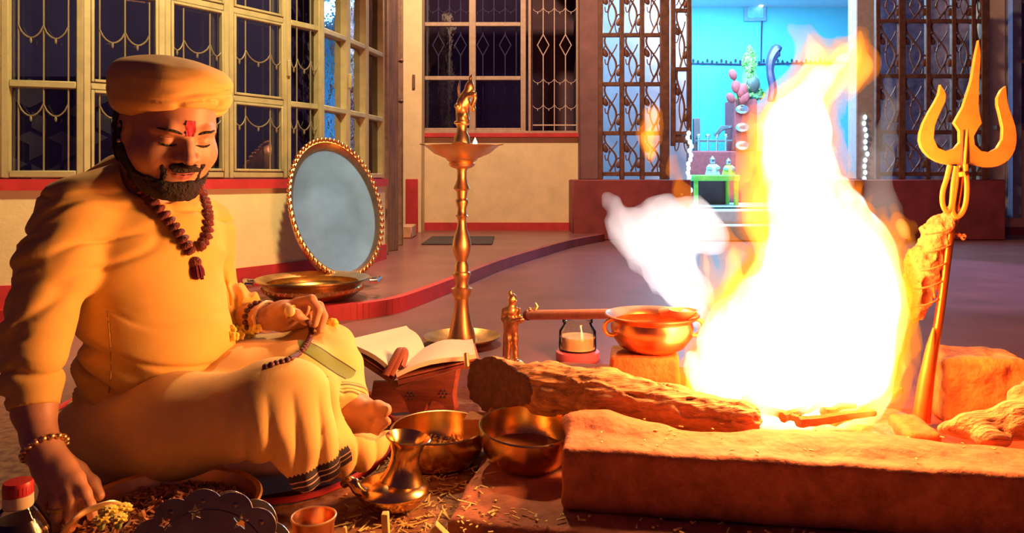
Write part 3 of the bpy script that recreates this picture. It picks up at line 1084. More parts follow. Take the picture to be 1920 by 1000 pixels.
for lab, px_, r0, r1, n_, d_ in (('vertical string of white lights on the left edge of the shrine doorway', 1293, 250, 365, 15, 8.0),
                                 ('vertical string of white lights on the pale jamb right of the shrine', 1624, 220, 335, 11, 8.29)):
    t = thing('light_string', lab, 'string light', P(px_, (r0 + r1) / 2, d_))
    MB().tube([P(px_, r0 - 10, d_ + 0.02), P(px_, r1, d_ + 0.02)], 0.006, 5).build('wire', M['frame'], t)
    random.seed(px_)
    for k in range(n_):
        o = link('bulb', lit_me, lit, t, local=True, sharp=None)
        o.location = P(px_ + random.uniform(-4, 4), r0 + (r1 - r0) * k / (n_ - 1), d_) - t.location

# thin dark sheet in place of a cast shadow before the far wall
mt = MB().box((P(862, 0, 6.9).x, 6.95, ZV + 0.006), (0.62, 0.85, 0.012), None, 0.004).build('floor_shadow', mat('shadow_tone', (0.07, 0.05, 0.05), 0.95, var=0.2))
tag(mt, 'dark sheet in place of a shadow on the red veranda floor behind the brass lamp', 'mat')
# ------------------------------------------------------------------ fire pit (havan kund)
M['mud'] = mat('mud_plaster', (0.42, 0.135, 0.055), 0.9, var=0.30, scale=22, bump=0.5, bscale=55)
M['mud_dark'] = mat('mud_slab', (0.34, 0.115, 0.055), 0.9, var=0.35, scale=16, bump=0.5, bscale=45)
M['brick'] = mat('fired_brick', (0.52, 0.20, 0.06), 0.85, var=0.25, scale=25, bump=0.4, bscale=70)
M['ash'] = mat('ash', (0.35, 0.30, 0.26), 0.95, var=0.4, scale=40, bump=0.4)
M['brass'] = mat('brass', (0.90, 0.58, 0.24), 0.40, metal=1.0, var=0.12, scale=18, bump=0.03, bscale=60)
M['bowl_brass'] = mat('polished_bowl_brass', (0.72, 0.45, 0.17), 0.22, metal=1.0, var=0.22, scale=9, bump=0.02)
M['brass_old'] = mat('aged_brass', (0.55, 0.33, 0.13), 0.33, metal=1.0, var=0.3, scale=14, bump=0.05, bscale=60)
M['copper'] = mat('copper', (0.72, 0.34, 0.16), 0.3, metal=1.0, var=0.25, scale=14, bump=0.05)
M['steel'] = mat('steel', (0.62, 0.56, 0.52), 0.22, metal=1.0, var=0.1, scale=10)
M['wood'] = mat('carved_wood', (0.20, 0.055, 0.04), 0.45, var=0.3, scale=12, stretch=(1, 6, 6), bump=0.1)
M['bark'] = mat('bark', (0.50, 0.25, 0.10), 0.95, var=0.45, scale=18, stretch=(0.6, 3, 3), bump=0.9, bscale=40)
M['cutwood'] = mat('cut_wood', (0.13, 0.055, 0.045), 0.8, var=0.35, scale=12, stretch=(0.8, 6, 6), bump=0.3)
M['stick'] = mat('firewood', (0.42, 0.20, 0.07), 0.8, var=0.35, scale=20, stretch=(1, 5, 5), bump=0.4)
M['paper'] = mat('book_paper', (0.80, 0.72, 0.56), 0.8, var=0.05, scale=4)
M['yellow_flower'] = mat('yellow_petals', (0.90, 0.68, 0.10), 0.7, var=0.15, scale=60)
M['straw'] = mat('straw', (0.72, 0.52, 0.16), 0.8, var=0.25, scale=30)

U_ = Vector((0.986, -0.166, 0)); V_ = Vector((0.166, 0.986, 0)); Z_ = Vector((0, 0, 1))
KR = Matrix((U_, V_, Z_)).transposed()
K0 = Vector((-0.097, 1.357, 0))


def K(u, v, z=0.0):
    return K0 + U_ * u + V_ * v + Z_ * z


def rough_block(name, ctr, half, rad, R, h, amp, freq, m, parent=None, seed=0.0, extra=None):
    ext = np.abs(np.array(R)) @ np.array(half) + 0.03
    c = np.array(ctr)
    s = SDF(c - ext, c + ext, h)
    s.rbox(ctr, half, rad, R)
    if extra: extra(s)
    s.disp(lambda p: amp * vnoise(p, freq, seed) + amp * 0.5 * vnoise(p, freq * 2.3, seed + 1), 0.03)
    return link(name, s.mesh(), m, parent, sharp=None)


kund = thing('fire_pit', 'mud plastered fire pit of blocks and bricks around the bonfire', 'fire pit', K(0.7, 0.3, 0))
rough_block('base_slab', K(0.86, 0.42, 0.015), (0.88, 0.43, 0.016), 0.008, KR, 0.008, 0.004, 14, M['mud_dark'], kund)


def lumps(s):
    # sandy lump behind the right hand bowl
    s.ell(K(0.235, 0.235, 0.145), (0.07, 0.05, 0.022), KR, k=0.03)
    s.ell(K(0.32, 0.20, 0.145), (0.06, 0.04, 0.014), KR, k=0.03)
    s.ell(K(0.70, 0.17, 0.145), (0.16, 0.05, 0.018), KR, k=0.03)


rough_block('front_block', K(0.80, 0.135, 0.09), (0.62, 0.075, 0.06), 0.012, KR, 0.005, 0.0035, 17, M['mud'], kund, 3.0, lumps)
rough_block('left_block', K(0.10, 0.44, 0.065), (0.13, 0.05, 0.035), 0.01, KR, 0.005, 0.003, 18, M['brick'], kund, 5.0)
rough_block('left_brick', K(-0.03, 0.40, 0.062), (0.05, 0.032, 0.03), 0.006, KR, 0.004, 0.002, 30, M['brick'], kund, 6.0)
rough_block('back_block', K(0.50, 0.72, 0.075), (0.40, 0.06, 0.06), 0.012, KR, 0.007, 0.004, 17, M['mud'], kund, 7.0)
rough_block('ash_bed', K(0.66, 0.44, 0.06), (0.30, 0.20, 0.04), 0.03, KR, 0.008, 0.008, 22, M['ash'], kund, 9.0)
pb = P(1208, 700, 1.90)
rough_block('pot_brick', (pb.x, pb.y, 0.122), (0.085, 0.07, 0.089), 0.01, Matrix.Rotation(-0.15, 3, 'Z'), 0.005, 0.003, 20, M['brick'], kund, 10.0)
rough_block('side_brick', K(0.905, 0.40, 0.075), (0.032, 0.07, 0.05), 0.012, KR, 0.004, 0.004, 28, M['brick'], kund, 11.0)

# big stone at the right, firelight yellow put into its colour, and the broken block behind it
ctr = Vector((P(1830, 735, 1.92).x, 1.92, 0.119))
o = rough_block('fire_brick', ctr, (0.098, 0.09, 0.086), 0.02, Matrix.Rotation(-0.25, 3, 'Z'), 0.004, 0.007, 18, mat('firelit_brick', (0.56, 0.30, 0.08), 0.85, var=0.35, scale=18, bump=0.5, bscale=60), None, 13.0)
tag(o, 'large broken orange fire brick right of the trident shaft', 'brick')

# driftwood at the right edge
s = SDF(np.array(P(1850, 790, 1.5)) - [0.22, 0.15, 0.12], np.array(P(1850, 790, 1.5)) + [0.25, 0.2, 0.15], 0.004)
s.chain([P(1765, 806, 1.50), P(1830, 800, 1.47), P(1900, 790, 1.46), P(1960, 775, 1.46)], [0.012, 0.026, 0.036, 0.04], 0.02)
s.chain([P(1890, 790, 1.47), P(1915, 745, 1.52), P(1935, 720, 1.54)], [0.022, 0.018, 0.012], 0.02)
s.chain([P(1835, 800, 1.46), P(1850, 822, 1.43), P(1880, 828, 1.42)], [0.015, 0.014, 0.01], 0.02)
s.disp(lambda p: 0.006 * vnoise(p, (12, 30, 40), 2) + 0.003 * vnoise(p, (40, 90, 90), 3))
tag(link('driftwood', s.mesh(), M['bark'], None, sharp=None), 'gnarled driftwood lying on the block at the right edge', 'wood')

# ------------------------------------------------------------------ the big log
la, lb = P(925, 722, 1.80), P(1392, 785, 1.52)
ax = (lb - la).normalized()
mid = [la.lerp(lb, t) for t in (0, 0.25, 0.5, 0.75, 1.0)]
mid[1] += Vector((0, 0, 0.006)); mid[2] += Vector((0, 0, 0.008)); mid[3] += Vector((0, 0, 0.002))
s = SDF(np.minimum(la, lb) - 0.12, np.maximum(la, lb) + 0.12, 0.0035)
s.chain([la - ax * 0.06] + mid + [lb + ax * 0.02], [0.058, 0.060, 0.058, 0.056, 0.046, 0.032, 0.018], 0.02)
s.cone(P(1018, 735, 1.70), P(1032, 742, 1.68), 0.014, 0.010, 0.012)
axn = np.array(ax, dtype=np.float32)


def bark(p):
    t = p @ axn
    q = p - np.outer(t, axn)
    st = np.stack([t * 10, q[:, 1] * 75 + q[:, 0] * 30, q[:, 2] * 75], -1)
    r = 1 - np.abs(vnoise(st, 1.0, 4))
    return 0.010 * (r - 0.6) + 0.006 * vnoise(p, 13, 5) + 0.003 * vnoise(p, 60, 6)


s.disp(bark, 0.03)
cn = Vector((-0.80, -0.58, 0.12)).normalized()
cp = la + Vector((-0.005, 0, 0))
s.cut(cp, cn)
me = s.mesh()
me.materials.append(M['bark']); me.materials.append(M['cutwood'])
nrm = np.empty(len(me.polygons) * 3, dtype=np.float32); me.polygons.foreach_get('normal', nrm)
ctr_ = np.empty(len(me.polygons) * 3, dtype=np.float32); me.polygons.foreach_get('center', ctr_)
dd = np.abs((ctr_.reshape(-1, 3) - np.array(cp)) @ np.array(cn))
me.polygons.foreach_set('material_index', ((dd < 0.0045) & (nrm.reshape(-1, 3) @ np.array(cn) > 0.7)).astype(np.int32))
tag(link('log', me, M['bark'], None, sharp=None), 'thick rough barked log with a dark cut end lying before the fire', 'log')

# firewood at the foot of the fire
random.seed(21)
for k, (x0, y0, d0, x1, y1, d1, r_, lab) in enumerate((
        (1470, 785, 1.56, 1560, 748, 1.66, 0.011, 'charred stick poking up steeply at the foot of the fire'),
        (1500, 792, 1.53, 1640, 772, 1.60, 0.012, 'long flat kindling stick lowest at the foot of the fire'),
        (1540, 775, 1.58, 1602, 758, 1.62, 0.010, 'short pale kindling stick in the middle of the fire foot'),
        (1395, 752, 1.70, 1500, 790, 1.54, 0.013, 'dark curved branch sloping from the log into the fire'),
        (1560, 790, 1.60, 1690, 735, 1.78, 0.014, 'burning branch leaning inside the right of the fire'))):
    a, b = P(x0, y0, d0), P(x1, y1, d1)
    pts = [a.lerp(b, t) + Vector((random.uniform(-1, 1), random.uniform(-1, 1), random.uniform(-1, 1))) * 0.004 for t in (0, 0.3, 0.6, 1)]
    o = MB().tube(catmull(pts, 4), [r_ * (1 - 0.03 * i) * random.uniform(0.9, 1.1) for i in range(13)], 7).build('firewood_stick', M['stick'])
    tag(o, lab, 'stick', 'sticks in the fire')

# ------------------------------------------------------------------ trident
YT_ = 1.86
tr = thing('trident', 'tall orange iron trident standing upright beside the fire', 'trident', P(1735, 790, YT_))
M['trident'] = mat('ochre_iron', (0.72, 0.34, 0.06), 0.42, metal=0.35, var=0.2, scale=14, bump=0.08)
M['shaft'] = mat('copper_shaft', (0.72, 0.30, 0.07), 0.28, metal=0.9, var=0.15, scale=10)
left = [(1798, 268), (1788, 280), (1772, 285), (1756, 278), (1748, 260), (1750, 236), (1757, 218), (1764, 203), (1770, 190), (1771, 178), (1768, 170), (1762, 162),
        (1759, 178), (1752, 192), (1740, 212), (1730, 232), (1724, 250), (1723, 264), (1726, 275), (1732, 285), (1742, 295), (1754, 302), (1765, 306), (1776, 308), (1797, 307)]
right = [(1816, 305), (1830, 310), (1844, 313), (1856, 313), (1868, 311), (1879, 306), (1888, 300), (1895, 291), (1900, 281), (1903, 266), (1903, 252), (1901, 238), (1896, 222), (1890, 206),
         (1886, 192), (1883, 164), (1876, 170), (1869, 184), (1869, 198), (1873, 213), (1879, 240), (1878, 262), (1868, 279), (1853, 287), (1837, 284), (1825, 272)]
blade_r = [(1823, 256), (1830, 243), (1838, 231), (1834, 215), (1832, 200), (1833, 152), (1836, 104), (1833, 82)]
blade_l = [(1828, 104), (1820, 152), (1812, 178), (1804, 202), (1795, 218), (1788, 231), (1793, 238), (1798, 246)]
poly = left[:]          # from the neck left, round the left horn, along the foot, round the right horn, up to the blade
poly += right + blade_r + blade_l
pts = [P(x, y, YT_) for x, y in poly]
cu = bpy.data.curves.new('head_outline', 'CURVE')
cu.dimensions = '2D'; cu.fill_mode = 'BOTH'; cu.extrude = 0.004; cu.bevel_depth = 0.0015
sp_ = cu.splines.new('POLY'); sp_.points.add(len(pts) - 1)
for i, p in enumerate(pts):
    sp_.points[i].co = (p.x, p.z, 0, 1)
sp_.use_cyclic_u = True
tmp = bpy.data.objects.new('tmp', cu); C.objects.link(tmp)


def curve_to_mesh(ob):
    dg = bpy.context.evaluated_depsgraph_get()
    me = bpy.data.meshes.new_from_object(ob.evaluated_get(dg))
    bpy.data.objects.remove(ob)
    me.materials.clear()
    return me


me = curve_to_mesh(tmp)
me.transform(Matrix.Translation((0, YT_, 0)) @ Matrix.Rotation(math.pi / 2, 4, 'X'))
head = link('head', me, M['trident'], tr, sharp=35)
MB().tube([P(1802, 320, YT_ - 0.006), P(1806, 244, YT_ - 0.006)], [0.0045, 0.002], 6).build('socket_seam', mat('dark_seam', (0.12, 0.05, 0.03), 0.6), head)
MB().tube([P(1804, 318, YT_ + 0.002), P(1807, 285, YT_ + 0.002), P(1812, 240, YT_)], [0.014, 0.012, 0.006], 10, flat=0.8).build('socket', M['trident'], tr)
shaft = [P(1736, 792, YT_), P(1745, 700, YT_), P(1763, 580, YT_), P(1780, 450, YT_), P(1792, 380, YT_), P(1803, 312, YT_)]
MB().tube(catmull(shaft, 5), 0.0105, 14).build('shaft', M['shaft'], tr)
MB().tube([P(1722, 794, YT_ - 0.02), P(1734, 715, YT_ - 0.02), P(1745, 650, YT_ - 0.014), P(1751, 615, YT_ - 0.012)], [0.016, 0.015, 0.010, 0.003], 12).build('spike', M['trident'], tr)
# tongs hung under the head
for off, lab in ((0, 'left'), (1, 'right')):
    if off == 0:
        loop = [(1781, 310), (1775, 335), (1768, 358), (1767, 378), (1771, 392), (1778, 396), (1784, 384), (1786, 362), (1788, 340), (1792, 312)]
    else:
        loop = [(1794, 312), (1792, 345), (1788, 372), (1786, 394), (1792, 406), (1802, 402), (1810, 385), (1813, 358), (1812, 330), (1810, 308)]
    MB().tube(catmull([P(x, y, YT_ - 0.014) for x, y in loop], 4), 0.0055, 8, flat=1.2).build('tongs_loop', M['trident'], tr)
MB().tube([P(1804, 322, YT_ - 0.018), P(1806, 330, YT_ - 0.018)], 0.010, 8).build('knot', M['trident'], tr)

# bark bundle tied to the shaft
s = SDF(np.array(P(1700, 620, YT_ + 0.04)) - [0.06, 0.06, 0.05], np.array(P(1815, 385, YT_ - 0.02)) + [0.04, 0.10, 0.04], 0.0028)
s.chain([P(1785, 398, YT_ + 0.0080), P(1765, 425, YT_ + 0.0120), P(1755, 450, YT_ + 0.0150)], [0.014, 0.022, 0.020], 0.012)
s.chain([P(1752, 440, YT_ + 0.0200), P(1740, 480, YT_ + 0.0300), P(1732, 520, YT_ + 0.0350)], [0.026, 0.034, 0.030], 0.015)
s.chain([P(1730, 500, YT_ + 0.0300), P(1722, 545, YT_ + 0.0300), P(1718, 585, YT_ + 0.0300)], [0.036, 0.026, 0.020], 0.015)
s.chain([P(1740, 425, YT_ + 0.0100), P(1738, 445, YT_ + 0.0200)], [0.008, 0.012], 0.008)
s.disp(lambda p: 0.008 * (1 - 2 * np.abs(vnoise(p, (30, 30, 26), 3))) + 0.005 * vnoise(p, (110, 110, 50), 4), 0.03)
bd = link('bark_bundle', s.mesh(), mat('dry_bark', (0.50, 0.26, 0.10), 0.95, var=0.45, scale=40, bump=0.6), None, sharp=None)
tag(bd, 'rough dry bark bundle tied to the trident shaft', 'bundle')
random.seed(5)
for k in range(5):
    y_ = 430 + k * 34
    c_ = P(1762 - k * 8, y_, YT_ + 0.0120)
    MB().tube([c_ + Vector((0.035 * math.cos(a), 0.030 * math.sin(a), 0.012 * math.cos(a))) for a in [j * math.pi / 7 for j in range(14)]], 0.0025, 5, closed=True).build('string', M['stick'], bd)
mb = MB()
for k in range(5):
    mb.ball(P(1803 + random.uniform(-5, 5), 441 + random.uniform(-6, 6), YT_ + 0.0050), 0.006, nu=6, nv=5)
mb.tube([P(1790, 438, YT_), P(1803, 441, YT_ + 0.0050)], 0.002, 5)
mb.build('tuft', M['brick'], bd)

# ------------------------------------------------------------------ oval mirror / tray leaning on the bay
OC = P(627, 393, 4.06)
big = Vector((P(654, 533, 3.86) - P(600, 253, 4.20))).normalized()      # long axis, leaning back
axis_y = -big
nrm_ = Vector((0.45, -0.87, 0.0)); nrm_ = (nrm_ - axis_y * nrm_.dot(axis_y)).normalized()
axis_x = axis_y.cross(nrm_).normalized()
OA, OB = 0.245, 0.415


def OVP(t, k=1.0, off=0.0):
    return OC + axis_x * (OA * k * math.cos(t)) + axis_y * (OB * k * math.sin(t)) + nrm_ * off


ov = thing('oval_tray', 'large upright oval metal tray with beaded rim leaning on the window bay', 'tray', OC - axis_y * OB)
M['tray_face'] = mat('brushed_tray', (0.09, 0.185, 0.50), 0.62, metal=0.35, var=0.2, scale=5, bump=0.05)
n_ = 72
mb = MB()
rings = [(0.0, 0.0), (0.5, 0.0), (0.86, 0.0), (0.88, 0.003)]
vs = [OC.copy()]; fs = []
for k, off in rings[1:]:
    vs += [OVP(2 * math.pi * j / n_, k, off) for j in range(n_)]
for j in range(n_):
    fs.append((0, 1 + j, 1 + (j + 1) % n_))
for r in range(len(rings) - 2):
    for j in range(n_):
        j2 = (j + 1) % n_
        fs.append((1 + r * n_ + j, 1 + (r + 1) * n_ + j, 1 + (r + 1) * n_ + j2, 1 + r * n_ + j2))
mb.add(vs, fs)
mb.build('face', M['tray_face'], ov)
prof = [(0.88, 0.002), (0.90, 0.028), (0.945, 0.05), (0.975, 0.05), (0.985, 0.04), (0.97, -0.02), (0.93, -0.06), (0.6, -0.065)]
mb = MB(); vs = []; fs = []
for k, off in prof:
    vs += [OVP(2 * math.pi * j / n_, k, off) for j in range(n_)]
for r in range(len(prof) - 1):
    for j in range(n_):
        j2 = (j + 1) % n_
        fs.append((r * n_ + j, (r + 1) * n_ + j, (r + 1) * n_ + j2, r * n_ + j2))
mb.add(vs, fs)
rim = mb.build('rim', M['copper'], ov)
bead_me = MB().ball((0, 0, 0), 0.0135, nu=8, nv=6).mesh('bead'); bead_me.materials.append(M['copper'])
for j in range(66):
    t_ = 2 * math.pi * j / 66
    o = link('bead', bead_me, M['copper'], rim, local=True, sharp=60)
    o.location = OVP(t_, 0.985, 0.050) - ov.location

# ------------------------------------------------------------------ bronze urli on the veranda edge
uc = Vector((P(587, 530, 3.59).x, 3.59, ZV))
ur = thing('urli_bowl', 'wide shallow bronze bowl on the veranda edge below the oval tray', 'bowl', uc)
Mt = Matrix.Translation(uc)
MB().lathe([(0, 0.004), (0.13, 0.002), (0.19, 0.012), (0.232, 0.045), (0.236, 0.062), (0.225, 0.078), (0.262, 0.094), (0.270, 0.098), (0.268, 0.104), (0.255, 0.102),
            (0.215, 0.084), (0.222, 0.062), (0.215, 0.045), (0.18, 0.02), (0.0, 0.014)], 56, Mt).build('body', M['brass_old'], ur)
st_me = MB().ball((0, 0, 0), (0.006, 0.006, 0.010), nu=6, nv=5).mesh('stud'); st_me.materials.append(M['brass'])
for k in range(44):
    a = 2 * math.pi * k / 44
    o = link('stud', st_me, M['brass'], ur, local=True, sharp=None)
    o.location = (0.236 * math.cos(a), 0.236 * math.sin(a), 0.056)
for sd in (0.15, math.pi + 0.15):
    q = uc + Vector((0.27 * math.cos(sd), 0.27 * math.sin(sd), 0.085)); e = Vector((math.cos(sd), math.sin(sd), 0)); f = Vector((-e.y, e.x, 0))
    MB().tube([q - f * 0.05, q - f * 0.045 + e * 0.03, q + e * 0.045 + Z_ * 0.01, q + f * 0.045 + e * 0.03, q + f * 0.05], 0.011, 8).build('handle', M['steel'], ur)

# ------------------------------------------------------------------ tall brass lamp
LY = 2.94
lc = Vector((P(866, 0, LY).x, LY, 0))
lp = thing('brass_lamp', 'tall turned brass oil lamp with a deity on top', 'lamp', lc)
Lz = lambda row: 0.65 - (row - 335) / FOC * LY
Lr = lambda px_: px_ / FOC * LY
Mt = Matrix.Translation(lc)


def lathe_px(prof, name, m, parent, n=36):
    return MB().lathe([(Lr(r), Lz(row)) for r, row in prof], n, Mt).build(name, m, parent)


dz = Lz(642)
MB().lathe([(0, 0.004), (Lr(46), 0.002), (Lr(60), 0.012), (Lr(70), 0.026), (Lr(73), 0.028), (Lr(72), 0.032), (Lr(58), 0.018), (Lr(44), 0.010), (0, 0.010)], 48, Mt).build('base_plate', M['brass_old'], lp)
lathe_px([(0, 643), (27, 643), (28, 636), (24, 622), (19, 605), (15, 585), (13, 568), (14, 560), (0, 558)], 'foot', M['brass'], lp)
lathe_px([(0, 562), (12, 562), (18, 552), (19, 546), (20, 541), (13, 538), (12, 530), (14, 522), (17, 515), (16, 511), (13, 509), (13, 498), (10, 490), (13, 482), (17, 470), (18, 460),
          (16, 448), (12, 436), (9, 426), (8, 415), (9, 408), (12, 405), (9, 402), (8, 392), (12, 380), (12, 376), (9, 372), (11, 358), (16, 354), (12, 345), (9, 336), (9, 322), (12, 314), (0, 312)],
         'stem', M['brass'], lp)
lathe_px([(0, 318), (14, 316), (23, 312), (25, 307), (22, 304), (28, 301), (30, 297), (33, 296), (52, 288), (63, 279), (69, 274.5), (70, 273), (67, 273), (58, 279), (40, 285), (0, 287)], 'dish', M['brass'], lp, 48)
for a in (math.pi, 0.05, math.pi * 0.5, -math.pi * 0.5, ):
    e = Vector((math.cos(a), math.sin(a), 0)); f = Vector((-e.y, e.x, 0))
    q = lc + e * Lr(66) + Vector((0, 0, Lz(273.5)))
    MB().prism([q - f * 0.028, q + e * 0.024 - f * 0.008 + Z_ * 0.004, q + e * 0.026 + f * 0.008 + Z_ * 0.004, q + f * 0.028, q - e * 0.02], (0, 0, 0.004)).build('spout', M['brass'], lp)
lathe_px([(0, 286), (15, 284), (16, 270), (14, 255), (10, 248), (9, 240), (12, 233), (15, 232), (15, 229), (10, 226), (0, 225)], 'pedestal', M['brass'], lp)
s = SDF(np.array(P(845, 240, LY)) - 0.02, np.array(P(912, 130, LY)) + [0.02, 0.08, 0.02], 0.0028)
s = SDF((lc.x - 0.09, LY - 0.07, Lz(235)), (lc.x + 0.09, LY + 0.07, Lz(133)), 0.0026)
F_ = lambda x, row, dy=0.0: (P(x, row, LY).x, LY + dy, Lz(row))
s.chain([F_(868, 228), F_(867, 205)], [0.026, 0.022], 0.01)
s.chain([F_(862, 220), F_(864, 200), F_(870, 190)], [0.012, 0.020, 0.020], 0.01)
s.ell(F_(870, 190), (0.026, 0.022, 0.03), k=0.01)
s.chain([F_(872, 182), F_(879, 168)], [0.020, 0.017], 0.01)
s.ell(F_(880, 162), (0.018, 0.018, 0.020), k=0.008)
s.chain([F_(881, 156), F_(883, 146), F_(884, 140)], [0.012, 0.005, 0.003], 0.006)
s.chain([F_(876, 180, -0.02), F_(890, 178, -0.035), F_(892, 186, -0.03), F_(886, 198, -0.02)], [0.008, 0.008, 0.007, 0.009], 0.006)
s.ell(F_(888, 204), (0.010, 0.014, 0.014), k=0.006)
s.chain([F_(863, 188, -0.01), F_(858, 200, -0.02), F_(861, 216)], [0.009, 0.009, 0.010], 0.006)
s.cone(F_(872, 222), F_(875, 205), 0.005, 0.006, 0, 'sub')
s.disp(lambda p: 0.0022 * vnoise(p, 70, 2))
link('deity', s.mesh(), M['brass'], lp, sharp=None)
mb = MB()
mb.tube([F_(866, 196, 0.02), F_(860, 180, 0.02), F_(859, 165, 0.02), F_(862, 148, 0.02)], [0.006, 0.013, 0.017, 0.006], 8, flat=0.35)
mb.build('feather', M['copper'], lp)
fl = MB().lathe([(0, 0), (0.009, 0.006), (0.008, 0.016), (0.0, 0.034)], 12, Matrix.Translation((lc.x + Lr(26), LY - 0.05, Lz(275)))).build('flame', mat_emit('lamp_flame', (1, 0.82, 0.5), 5), lp)
MB().lathe([(0.003, 0), (0.002, 0.02)], 6, Matrix.Translation((lc.x + Lr(26), LY - 0.05, Lz(283)))).build('wick', M['paper'], lp)

# ------------------------------------------------------------------ brass statuette, ladle, jar, copper pot
SY = 2.60
sc_ = Vector((P(959, 0, SY).x, SY, 0))
st = thing('brass_statuette', 'small standing brass deity figure behind the log', 'statue', sc_)
Q = lambda x, row, dy=0.0: Vector((P(x, row, SY).x, SY + dy, 0.65 - (row - 335) / FOC * SY))
MB().lathe([(0, 0), (0.040, 0), (0.042, 0.010), (0.032, 0.018), (0, 0.019)], 20, Matrix.Translation(sc_)).build('pedestal', M['brass_old'], st)
s = SDF(sc_ + Vector((-0.07, -0.07, 0.01)), sc_ + Vector((0.09, 0.07, 0.30)), 0.0022)
for dx in (-5, 5):
    s.chain([Q(959 + dx * 1.5, 672), Q(959 + dx * 1.3, 635), Q(958 + dx, 608)], [0.011, 0.013, 0.018], 0.004)
    s.ell(Q(959 + dx * 1.6, 675, -0.010), (0.011, 0.020, 0.007), k=0.004)
s.chain([Q(958, 612), Q(958, 598), Q(958, 582)], [0.023, 0.017, 0.020], 0.008)
s.cone(Q(958, 607), Q(958, 600), 0.026, 0.024, 0.004)
s.ell(Q(957, 584), (0.029, 0.017, 0.014), k=0.008)
s.cone(Q(958, 576), Q(960, 566), 0.010, 0.010, 0.008)
s.ell(Q(961, 562), (0.017, 0.019, 0.019), k=0.006)
s.chain([Q(960, 556), Q(957, 549)], [0.012, 0.008], 0.006)
s.ell(Q(967, 563, -0.012), (0.005, 0.006, 0.005), k=0.003)
s.chain([Q(946, 582), Q(945, 598), Q(960, 600, -0.03), Q(975, 596, -0.035)], [0.011, 0.010, 0.009, 0.008], 0.006)
s.chain([Q(969, 582), Q(975, 596), Q(977, 600, -0.02), Q(982, 594, -0.03)], [0.010, 0.010, 0.009, 0.008], 0.006)
s.chain([Q(972, 585, -0.03), Q(974, 576, -0.035)], [0.006, 0.004], 0.004)
s.disp(lambda p: 0.0016 * vnoise(p, 90, 8))
link('figure', s.mesh(), M['brass'], st, sharp=None)
MB().tube([Q(944, 670, 0.01), Q(945, 630, 0.012), Q(947, 604, 0.01)], [0.006, 0.007, 0.008], 8, flat=0.5).build('cloak', M['copper'], st)

M['ladle'] = mat('pink_wood', (0.66, 0.28, 0.19), 0.6, var=0.12, scale=14, stretch=(0.5, 6, 6))
lad = thing('ladle', 'long pinkish wooden ladle resting across the copper pot rim', 'ladle', P(1120, 592, 2.2))
a, b = P(992, 591, 2.50), P(1265, 587, 1.96)
MB().tube([a, a.lerp(b, 0.5), b], [0.0165, 0.0150, 0.0130], 10).build('handle', M['ladle'], lad)
q = a + (a - b).normalized() * 0.006
mb = MB(); mb.ball(q, 0.019, nu=10, nv=8)
mb.build('end_cap', M['wood'], lad)
mb = MB(); w0 = P(1004, 586, 2.47)
mb.tube([w0, w0 + Z_ * 0.012, w0 + Z_ * 0.02 + Vector((0.006, 0, 0)), w0 + Z_ * 0.032], [0.008, 0.007, 0.005, 0.002], 8)
mb.ball(w0 + Vector((-0.018, 0, 0.010)), 0.007, nu=8, nv=6)
mb.build('bird_ornament', M['brass'], lad)
MB().lathe([(0, -0.022), (0.022, -0.016), (0.034, 0.0), (0.037, 0.008), (0.034, 0.008), (0.02, -0.010), (0, -0.015)], 20, Matrix.Translation(b + (b - a).normalized() * 0.03)).build('bowl', M['ladle'], lad)

JY = 2.68
jc = Vector((P(1083, 0, JY).x, JY, 0))
M['clear'] = mat_glass_pane('jar_glass', (0.95, 0.95, 0.90), 0.03, 0.02, ior=1.12)
jr = thing('glass_jar', 'small clear glass jar of pale ghee standing on a pink lid', 'jar', jc)
Mt = Matrix.Translation(jc)
MB().lathe([(0, 0.0), (0.074, 0.0), (0.078, 0.006), (0.078, 0.03), (0.072, 0.034), (0, 0.034)], 36, Mt).build('saucer', mat('pink_plastic', (0.60, 0.16, 0.22), 0.5), jr)
MB().lathe([(0, 0.036), (0.066, 0.036), (0.068, 0.05), (0.066, 0.105), (0.052, 0.125), (0.050, 0.133), (0.055, 0.135), (0.055, 0.148), (0.052, 0.148), (0.048, 0.133), (0.050, 0.124), (0.062, 0.104), (0.064, 0.05), (0, 0.040)], 36, Mt).build('glass', M['clear'], jr)
MB().lathe([(0, 0.041), (0.062, 0.041), (0.063, 0.085), (0, 0.084)], 30, Mt).build('contents', mat('pale_ghee', (0.72, 0.62, 0.42), 0.5), jr)

CY = 1.90
cc = Vector((P(1222, 0, CY).x, CY, 0.211))
cp_ = thing('copper_pot', 'round copper cooking pot with ring handles on the orange brick', 'pot', cc)
Mt = Matrix.Translation(cc)
MB().lathe([(0, 0.001), (0.055, 0.0), (0.082, 0.014), (0.102, 0.042), (0.104, 0.064), (0.100, 0.078), (0.118, 0.090), (0.120, 0.094), (0.117, 0.096), (0.100, 0.086), (0.094, 0.078), (0.098, 0.062), (0.095, 0.044), (0.074, 0.02), (0, 0.008)], 48, Mt).build('body', M['copper'], cp_)
for sg in (-1, 1):
    q = cc + Vector((sg * 0.104, -0.028, 0.066))
    MB().tube([q + Vector((sg * 0.020 * math.cos(t), -0.008 * math.sin(t), 0.022 * math.sin(t))) for t in [j * 2 * math.pi / 14 for j in range(14)]], 0.0055, 8, closed=True).build('ring_handle', M['brass'], cp_)

# ------------------------------------------------------------------ book on a carved folding stand
s0, s1 = P(742, 700, 1.98), P(796, 652, 2.22)          # spine near, far
lo0, lo1 = P(648, 638, 2.02), P(762, 611, 2.34)
ro0, ro1 = P(892, 664, 2.00), P(886, 636, 2.26)
rest = thing('book_stand', 'dark red carved folding wooden book stand under the open book', 'stand', ((s0 + s1) / 2).xy.to_3d())


